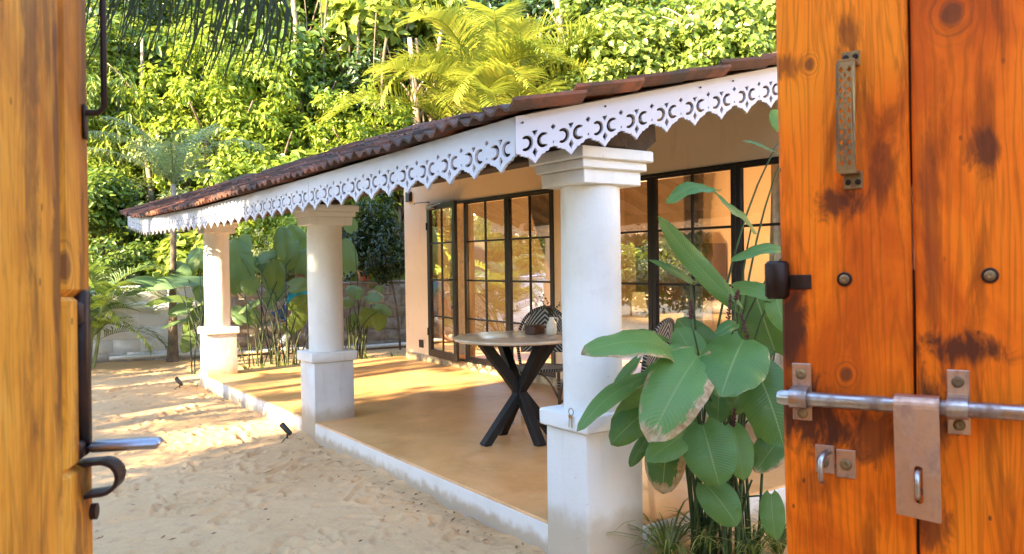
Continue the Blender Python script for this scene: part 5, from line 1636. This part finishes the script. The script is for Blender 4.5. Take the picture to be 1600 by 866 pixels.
# front row just behind the wall, second row up the slope, dark trees at the back: (px, py, depth, kind, radius)
rows = [
 (170, 455, 15.2, 'grey', 1.0), (215, 395, 15.4, 'mid', 1.0), (165, 330, 15.8, 'mid', 1.2), (255, 330, 16.2, 'grey', 1.2), (330, 400, 15.6, 'teak', 1.0), (390, 330, 16.0, 'lime', 1.35),
 (205, 240, 16.8, 'bamboo', 1.5), (300, 250, 16.6, 'grey', 1.3), (345, 190, 16.6, 'lime', 1.8), (425, 235, 16.6, 'lime', 1.7), (470, 300, 16.2, 'teak', 1.1), (545, 300, 15.8, 'bamboo', 1.2),
 (500, 390, 15.2, 'lime', 1.0), (430, 420, 15.0, 'grey', .95), (600, 430, 14.6, 'lime', .8), (540, 420, 14.8, 'mid', .85), (560, 220, 16.6, 'lime', 1.3), (630, 260, 16.2, 'almond', 1.1),
 (480, 160, 17.4, 'mid', 1.4), (160, 150, 16.6, 'mango', 1.3), (250, 140, 18.0, 'almond', 1.7), (150, 60, 17.6, 'mid', 1.6), (310, 90, 18.6, 'bamboo', 1.6), (405, 110, 18.2, 'almond', 1.8), (240, 40, 19.4, 'dark', 2.0),
 (470, 50, 19.0, 'almond', 1.8), (555, 110, 18.6, 'mid', 1.4), (610, 30, 18.0, 'teak', 1.4), (640, 120, 18.4, 'dark', 1.8), (395, 20, 20.0, 'mid', 1.8), (545, 20, 20.5, 'dark', 2.2),
 (690, 120, 19.5, 'mid', 1.6), (850, 60, 19.5, 'dark', 2.0), (760, 20, 21.0, 'dark', 2.3), (900, 150, 17.6, 'mid', 1.1), (905, 10, 20.5, 'dark', 2.3),
 (955, 90, 16.8, 'heart', 1.35), (1010, 120, 16.4, 'heart', 1.25), (1075, 75, 16.8, 'heart', 1.5), (1150, 40, 16.6, 'heart', 1.5), (1130, 110, 15.8, 'heart', 1.1), (1215, 60, 16.4, 'heart', 1.4), (930, 150, 16.2, 'heart', .9),
 (1020, 20, 19.5, 'mid', 1.8), (1110, -10, 19.5, 'dark', 2.0), (1200, -30, 18.0, 'heart', 1.6), (1290, 20, 17.5, 'mid', 2.0),
 (180, -60, 23, 'dark', 2.9), (340, -40, 24, 'dark', 3.0), (480, -50, 24, 'dark', 3.0), (620, -60, 24, 'dark', 2.9), (760, -70, 25, 'dark', 3.1), (900, -60, 25, 'dark', 3.1), (1040, -70, 24, 'dark', 3.0), (1180, -80, 24, 'dark', 3.0),
 (330, 90, 24, 'dark', 3.0), (520, 110, 23.5, 'dark', 3.0), (680, 130, 23, 'dark', 2.8), (860, 120, 23, 'dark', 2.8), (1010, 90, 23, 'dark', 2.8), (90, 40, 22, 'mid', 2.6), (80, 200, 20, 'mid', 2.2), (200, 160, 21, 'mid', 2.0), (440, 260, 20, 'dark', 2.2), (600, 260, 19.5, 'dark', 2.0), (280, 330, 18.5, 'dark', 1.8),
 (90, 350, 17, 'lime', 1.6), (1360, 60, 18, 'mid', 2.2), (20, 150, 20, 'dark', 2.4)]
LOOK = dict(lime='lime-green fine-leaved shrub', grey='greyish green small-leaved bush', mid='mid-green broad-leaved tree', dark='dark dense forest tree', heart='tree under heart-leaved creeper', almond='large-leaved glossy tree', mango='narrow-leaved drooping tree', teak='very large-leaved pale tree', bamboo='narrow bright-leaved thicket')
def where(px_, py_, d_):
    h_ = 'low on the slope' if py_ > 300 else ('halfway up the slope' if py_ > 140 else 'high on the slope')
    if d_ > 21.5: h_ = 'at the back of the slope'
    for lim, w_ in ((120, 'behind the golden gate leaf'), (225, 'behind the low wall palm'), (300, 'behind the feather palm'), (370, 'behind the far veranda column'), (450, 'behind the coconut frond tip'), (520, 'behind the middle column'), (600, 'among the hanging lianas'), (680, 'between the lianas and the yellow palm'), (870, 'behind the yellow clumping palm'), (960, 'between the yellow palm and the creeper'), (1060, 'behind the near column'), (1160, 'behind the roof verge'), (9999, 'behind the orange gate leaf')):
        if px_ < lim: return h_ + ' ' + w_
LOOK['dark'] = 'dark forest tree'
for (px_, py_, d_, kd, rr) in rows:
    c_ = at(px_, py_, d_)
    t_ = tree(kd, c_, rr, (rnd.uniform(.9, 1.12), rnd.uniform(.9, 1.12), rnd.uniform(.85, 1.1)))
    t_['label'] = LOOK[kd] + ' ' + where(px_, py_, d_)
# the small dark tree by the house corner
ct = crown_mesh(5200, .78, .085, .46, 'leaf_citrus', 91, 9, 24, (1, 1, 1.05))
cb_ = on(625, 541, 1, 12.05); cb_.z = GZ
st_ = thing('citrus_tree', 'small dark glossy tree with thin trunk by the house corner', 'tree', cb_)
cc = at(594, 375, 13.35)
obj('crown', ct, st_, cc - cb_, (0, 0, 1.0), (.95, .95, 1.05))
b = MB(); b.tube(bez((0, 0, -.1), (.02, 0, .9), (cc - cb_) * .95, 10), [.022, .021, .02, .02, .019, .018, .017, .016, .014, .012, .01], 8)
for k in range(6):
    a = k * 1.05; e = (cc - cb_) + Vector((math.cos(a), math.sin(a), .2 * (k % 3) - .1)) * .5
    s0 = Vector((0, 0, 1.15 + .1 * k)); b.tube(bez(s0, s0.lerp(e, .5) + Vector((0, 0, .1)), e, 5), [.009, .008, .007, .006, .005, .004], 6)
b.build('trunk', 'bark', st_, smooth=True)
# lianas hanging in the gap between the trees
for k, (x0, y0, x1, y1, d_) in enumerate(((498, -20, 505, 170, 17.2), (512, -10, 509, 185, 17.4), (560, -15, 553, 160, 17.3), (588, 20, 590, 235, 16.9), (540, -20, 545, 120, 17.6), (604, 60, 600, 190, 16.8), (475, -10, 478, 130, 17.5), (641, 90, 655, 195, 17.0), (650, 60, 662, 200, 17.1))):
    A_, B_ = at(x0, y0, d_), at(x1, y1, d_)
    t = Vector((B_.x, B_.y, B_.z)); mid = A_.lerp(B_, .5) + Vector((.12 * (-1) ** k, .05, 0))
    b = MB(); b.tube([p - t for p in bez(A_, mid, B_, 12)], .013 + .01 * (k % 3), 6)
    o = b.build('liana', 'vine', None, smooth=True); o.location = t
    tag(o, 'thin bare liana hanging down between the jungle trees', 'vine', 'hanging lianas')
# bare leaning trunks that show between the crowns
for k, (x0, y0, x1, y1, d_, r_) in enumerate(((652, 260, 640, 60, 16.4, .085), (672, 270, 690, 40, 17.4, .07), (470, 240, 455, -30, 17.0, .075), (1120, 130, 1075, 10, 15.6, .07), (885, 190, 868, -20, 17.6, .10), (236, 300, 222, 60, 16.2, .05))):
    A_, B_ = at(x0, y0, d_), at(x1, y1, d_ + .4)
    g_ = Vector((A_.x, A_.y, min(A_.z, float(hill_z(A_.x, A_.y)))))
    t = thing('bare_trunk', ('pale slim trunk rising beside the yellow clumping palm', 'second pale slim trunk just inside the yellow clumping palm', 'pale trunk among the hanging lianas', 'tan leaning limb among the heart-leaved creeper', 'stout dark trunk between the yellow palm and the creeper', 'thin pale trunk behind the feather palm crown')[k], 'trunk', g_)
    b = MB(); mid = A_.lerp(B_, .5) + Vector((.10 * (-1) ** k, 0, 0))
    pts = [Vector((0, 0, -.2))] + [p - g_ for p in bez(A_, mid, B_, 9)]
    b.tube(pts, [r_ * (1.2 - .06 * i) for i in range(len(pts))], 9); b.build('stem', 'pale_bark', t, smooth=True)
    b = MB(); br_ = random.Random(k)
    for q in range(4):
        s0 = pts[4 + q]; e = s0 + Vector((br_.uniform(-.7, .7), br_.uniform(-.5, .5), br_.uniform(.3, .8)))
        b.tube(bez(s0, s0.lerp(e, .5) + Vector((0, 0, .15)), e, 6), [r_ * .4 * (1 - .12 * i) for i in range(7)], 6)
    b.build('branches', 'pale_bark', t, smooth=True)
# ground cover along the slope
def cover():
    rg = np.random.RandomState(77); n = 26000
    u = rg.uniform(-17, 17, n); d = rg.uniform(15.2, 27, n)
    x = d * .57 + u * .82; y = d * .82 - u * .57
    ok = y > (14.46 - .2825 * x + .4); x, y, d = x[ok], y[ok], d[ok]; n = len(x)
    c = np.stack([x, y, hill_z(x, y) + rg.rand(n) ** 1.5 * .9], 1)
    nr = rg.normal(size=(n, 3)) * .6 + np.array([-.3, -.4, .8]); nr /= np.linalg.norm(nr, axis=1)[:, None]
    a = rg.normal(size=(n, 3)); a -= nr * (a * nr).sum(1)[:, None]; a /= np.linalg.norm(a, axis=1)[:, None]
    s_ = np.cross(a, nr); L_ = rg.uniform(.12, .28, n)[:, None]; W_ = L_ * .5
    v = np.empty((n, 6, 3))
    for i, (al_, sl_) in enumerate(((0, 0), (.3, .5), (.7, .38), (1, 0), (.7, -.38), (.3, -.5))): v[:, i] = c + a * L_ * al_ + s_ * W_ * sl_ + nr * W_ * .15 * (abs(sl_) > 0)
    b_ = np.arange(n) * 6
    q = np.concatenate([np.stack([b_, b_ + 1, b_ + 2, b_ + 3], 1), np.stack([b_, b_ + 3, b_ + 4, b_ + 5], 1)])
    o = mesh_np('undergrowth', v.reshape(-1, 3), q, 'leaf_mid')
    o['kind'] = 'stuff'; o['label'] = 'leafy green undergrowth covering the slope behind the wall'; o['category'] = 'undergrowth'
cover()
# shade trees along the open side of the yard, which throw the dappled light
SH = [(-7.0, 3.9, 5.3, 1.15), (-6.5, -3.6, 5.4, 2.7), (-6.8, -.9, 5.2, 2.7), (-6.6, 1.6, 5.3, 2.6), (-7.0, 2.8, 5.2, 2.3), (-8.5, .4, 7.4, 2.8), (-8.5, 2.0, 7.8, 2.5), (-9.5, -2.8, 6.8, 3.0), (-8.8, -5.4, 6.0, 3.0), (-10.5, 1.2, 5.0, 2.8), (-10.6, 1.6, 5.4, 2.4), (-11, -1.6, 5.2, 2.8), (-5.2, 2.6, 3.2, 1.5), (-5.2, .6, 3.0, 1.6), (-5.0, -1.6, 3.0, 1.6)]
for k, (x, y, z, r_) in enumerate(SH):
    tree('dark' if k % 2 else 'mid', Vector((x, y, z)), r_, (1.05, 1.1, 1), 'broad shade tree along the open side of the sand yard', 'shade trees beside the yard', .16, None, GZ)
for k, (x, y, z, r_) in enumerate(((-7.4, 7.0, 7.9, 1.9), (-7.6, 9.9, 7.4, 1.2), (-10, 5.6, 11.2, 2.6), (-10.2, 8.8, 11.2, 2.6))):
    tree('mid', Vector((x, y, z)), r_, (1, 1.2, .75), 'tall thin-crowned tree beyond the coconut palm at the yard edge', 'thin-crowned trees beside the yard', .13, None, GZ)

for k, (x, y, z, r_) in enumerate(((-6.6, 6.0, 3.3, .95), (-6.6, 7.9, 3.3, 1.25), (-6.7, 9.8, 3.6, 1.4), (-7.0, 12.4, 4.6, 1.9))):
    tree('mango', Vector((x, y, z)), r_, (1, 1.1, .9), 'small narrow-leaved tree between the shade trees and the coconut palm', 'narrow-leaved trees beside the yard', .07, None, GZ)
for k in range(17):  # unseen bush row, added to block bounce from the sunlit ground
    y = -7.5 + 1.45 * k
    tree('mid' if k % 3 else 'grey', Vector((-4.9 + .5 * math.sin(k * 1.7), y, GZ + 1.05)), 1.3, (1.15, 1.15, .95), 'leafy bush added out of view to screen off light bounced from sunlit ground', 'added light-screening bushes beside the yard', .04, None, GZ, 'bounce_screen_bush')
for k in range(10):  # trees added behind the camera to cut light arriving from that side
    tree(('mid', 'dark')[k % 2], Vector((-7 + 2.3 * k, -7.5 - .8 * (k % 2), 2.2 + .4 * (k % 3))), 2.6, (1, 1, 1), 'bushy tree added unseen behind the viewpoint to dim light on the house', 'added light-dimming trees behind the viewpoint', .14, None, GZ)
for k in range(9):
    x, y = -11.5 - (k % 2) * 2.2, 11.5 + k * 2.4
    tree(('mid', 'dark', 'lime')[k % 3], Vector((x, y, 2.7 + .5 * (k % 2))), 2.6, (1, 1.1, 1), 'bushy tree along the far side of the sand yard', 'bushy trees across the yard', .14, None, GZ)

# litter on the sand
def litter():
    rg = random.Random(31); b = MB()
    for k in range(700):
        x, y = rg.uniform(-.4, 2.4), 2.2 + 10.6 * rg.random() ** 1.5
        if rg.random() < .35: x = 2.42 - abs(rg.gauss(0, .12))
        a = rg.uniform(0, PI); l_ = rg.uniform(.008, .03) * (3 if rg.random() < .08 else 1); w = rg.uniform(.002, .008)
        d = Vector((math.cos(a), math.sin(a), rg.uniform(-.1, .1))) * l_; s_ = Vector((-math.sin(a), math.cos(a), .1)) * w
        p = Vector((x, y, GZ + .012))
        b.add([p - d, p + s_ + Vector((0, 0, .004)), p + d, p - s_], [(0, 1, 2, 3)])
    o = b.build('leaf_litter', 'dead_leaf'); o['kind'] = 'stuff'; o['label'] = 'bits of dry leaf and twig scattered on the sand'; o['category'] = 'litter'
litter()

# ------------------------------------------------------------------ person stooping behind the plants
def skin(name, pts, edges_, mat, parent, lv=2):
    me = bpy.data.meshes.new(name)
    me.from_pydata([p[:3] for p in pts], edges_, [])
    o = bpy.data.objects.new(name, me); C.objects.link(o); o.parent = parent
    o.modifiers.new('skin', 'SKIN').use_smooth_shade = True
    sv = me.skin_vertices[0].data
    for k, p in enumerate(pts): sv[k].radius = (p[3], p[4] if len(p) > 4 else p[3]); sv[k].use_root = (k == 0)
    sb = o.modifiers.new('sub', 'SUBSURF'); sb.levels = lv; sb.render_levels = lv
    dg = bpy.context.evaluated_depsgraph_get()
    m2 = bpy.data.meshes.new_from_object(o.evaluated_get(dg))
    o.modifiers.clear(); o.data = m2; m2.name = name
    m2.materials.clear(); m2.materials.append(M[mat]); m2.shade_smooth()
    return o
pg = Vector((4.60, 12.45, GZ + .05))
per = thing('person', 'person in teal shirt, head cloth and grey trousers stooping among the big leaves', 'person', pg)
def PL(px_, py_, y): return on(px_ + 5, py_, 1, y + .2) - pg
hip = Vector((.06, 0, .78)); chest = PL(466, 458, 12.2); neck = PL(464, 444, 12.18); head = PL(465, 432, 12.14)
shL = PL(456, 452, 12.08); hand = PL(444, 498, 11.95); elb = shL.lerp(hand, .52) + Vector((-.03, .05, -.03))
shR = PL(476, 450, 12.3); handR = PL(486, 500, 12.2)
kn = PL(470, 503, 12.1); an = PL(432, 540, 12.28); toe = PL(419, 551, 12.26)
kn2 = Vector((.02, -.05, .40)); an2 = Vector((.05, .05, .06)); toe2 = Vector((-.10, .02, .02))
pts = [(*hip, .15, .12), (*hip.lerp(chest, .5), .135, .11), (*chest, .15, .115), (*neck, .052), (*(neck.lerp(head, .5)), .05),
       (*shL, .068), (*elb, .044), (*hand.lerp(elb, .12), .030), (*shR, .068), (*shR.lerp(handR, .5), .044), (*handR, .030),
       (*(hip + Vector((-.08, -.04, -.06))), .10), (*kn, .068), (*an, .042), (*(an + Vector((-.03, 0, -.05))), .038), (*toe, .026),
       (*(hip + Vector((.07, .05, -.06))), .10), (*kn2, .068), (*an2, .044), (*toe2, .030)]
ed = [(0, 1), (1, 2), (2, 3), (3, 4), (2, 5), (5, 6), (6, 7), (2, 8), (8, 9), (9, 10), (0, 11), (11, 12), (12, 13), (13, 14), (14, 15), (0, 16), (16, 17), (17, 18), (18, 19)]
body = skin('body', pts, ed, 'skin', per)
def fat(p, g): return (*p[:3], *[r + g for r in p[3:]])
skin('shirt', [fat(pts[i], .014) for i in (0, 1, 2)] + [fat(pts[3], .006)] + [fat(pts[5], .014), fat(pts[6], .016), fat(pts[8], .014), fat(pts[9], .016)], [(0, 1), (1, 2), (2, 3), (2, 4), (4, 5), (2, 6), (6, 7)], 'teal_cloth', per)
skin('trousers', [fat(pts[0], .02), fat(pts[11], .018), fat(pts[12], .018), fat(pts[13], .022), fat(pts[16], .018), fat(pts[17], .018), fat(pts[18], .022)], [(0, 1), (1, 2), (2, 3), (0, 4), (4, 5), (5, 6)], 'grey_cloth', per)
b = MB(); hd = Matrix.Translation(head + Vector((-.01, -.02, .02)))
prof = [(.0001, -.115), (.045, -.105), (.062, -.075), (.072, -.03), (.078, .02), (.074, .065), (.05, .10), (.0001, .115)]
b.lathe(prof, head + Vector((-.01, -.02, .02)), 20)
hs_ = head + Vector((-.01, -.02, .02))
f_ = Vector((-.75, -.66, 0)).normalized(); sd_ = Vector((f_.y, -f_.x, 0))
b.tube([hs_ + f_ * .070 + Vector((0, 0, .02)), hs_ + f_ * .094 + Vector((0, 0, -.022)), hs_ + f_ * .072 + Vector((0, 0, -.034))], [.010, .014, .010], 8)
for s_ in (-1, 1): b.tube([hs_ + sd_ * s_ * .072 + Vector((0, 0, .02)), hs_ + sd_ * s_ * .084, hs_ + sd_ * s_ * .074 + Vector((0, 0, -.03))], [.008, .014, .007], 7)
hd_ = b.build('head', 'skin', per, smooth=True)
b = MB()
for s_ in (-1, 1):
    e = hs_ + f_ * .072 + sd_ * s_ * .028 + Vector((0, 0, .012)); b.tube([e - sd_ * .010, e, e + sd_ * .010], [.004, .007, .004], 7)
b.tube([hs_ + f_ * .070 + sd_ * .022 + Vector((0, 0, -.058)), hs_ + f_ * .074 + Vector((0, 0, -.060)), hs_ + f_ * .070 - sd_ * .022 + Vector((0, 0, -.058))], [.003, .006, .003], 6)
b.build('eyes_and_mouth', 'hair', hd_, smooth=True)
b = MB(); b.lathe([(.085, .02), (.090, .04), (.085, .085), (.055, .118), (.0001, .128)], hs_ - f_ * .012, 22, wob=lambda a, z: .03 * math.sin(5 * a + z * 60))
b.tube([hs_ - f_ * .08 + Vector((0, 0, .03)), hs_ - f_ * .12 + Vector((0, 0, -.06)), hs_ - f_ * .10 + Vector((0, 0, -.16))], [.03, .045, .02], 10)
b.build('head_cloth', 'teal_cloth', hd_, smooth=True)
# hand: palm, four fingers closed on the scoop, thumb
b = MB(); hdn = (hand - elb).normalized(); hs2 = Vector((.2, -.8, .2)); hs2 = (hs2 - hdn * hs2.dot(hdn)).normalized(); hn = hdn.cross(hs2)
b.tube([hand - hdn * .02, hand + hdn * .03, hand + hdn * .075], [.028, .040, .034], 10)
for k, l_ in enumerate((.060, .068, .064, .050)):
    o_ = hand + hdn * .07 + hs2 * (-.03 + .02 * k)
    b.tube([o_, o_ + hdn * l_ * .5 + hn * .012, o_ + hdn * l_ * .55 + hn * .038, o_ + hdn * l_ * .2 + hn * .048], [.0105, .010, .0095, .008], 7)
o_ = hand + hdn * .02 - hs2 * .034; b.tube([o_, o_ - hs2 * .018 + hdn * .03 + hn * .02, o_ + hdn * .05 + hn * .042], [.013, .011, .009], 7)
b.build('hand', 'skin', per, smooth=True)
# blue plastic scoop in the hand
sc0 = pg + hand + hdn * .05 + hn * .03
scp = thing('plastic_scoop', 'blue plastic scoop held up by the stooping person', 'scoop', sc0)
tgtb = on(432, 478, 1, 11.93) - sc0
d_ = tgtb.normalized(); s1 = Vector((.75, -.3, .45)); s1 = (s1 - d_ * s1.dot(d_)).normalized(); n1 = d_.cross(s1)
b = MB(); b.tube([Vector((0, 0, 0)) - d_ * .05, d_ * .06], .016, 9); b.build('handle', 'blue_plastic', scp, smooth=True)
b = MB()
for i in range(5):
    for j in range(9):
        t = i / 4; w = (j / 8 - .5)
        b.v.append(tuple(d_ * (.055 + .22 * t) + s1 * w * (.16 + .14 * t) + n1 * (.05 * (abs(w) * 2) ** 2 + .012 * math.sin(j * 2.2))))
for i in range(4):
    for j in range(8): b.f.append((i * 9 + j, i * 9 + j + 1, (i + 1) * 9 + j + 1, (i + 1) * 9 + j))
b.uv = [None] * len(b.f); b.mi = [0] * len(b.f)
o = b.build('pan', 'blue_plastic', scp, smooth=True)
md = o.modifiers.new('thick', 'SOLIDIFY'); md.thickness = .004
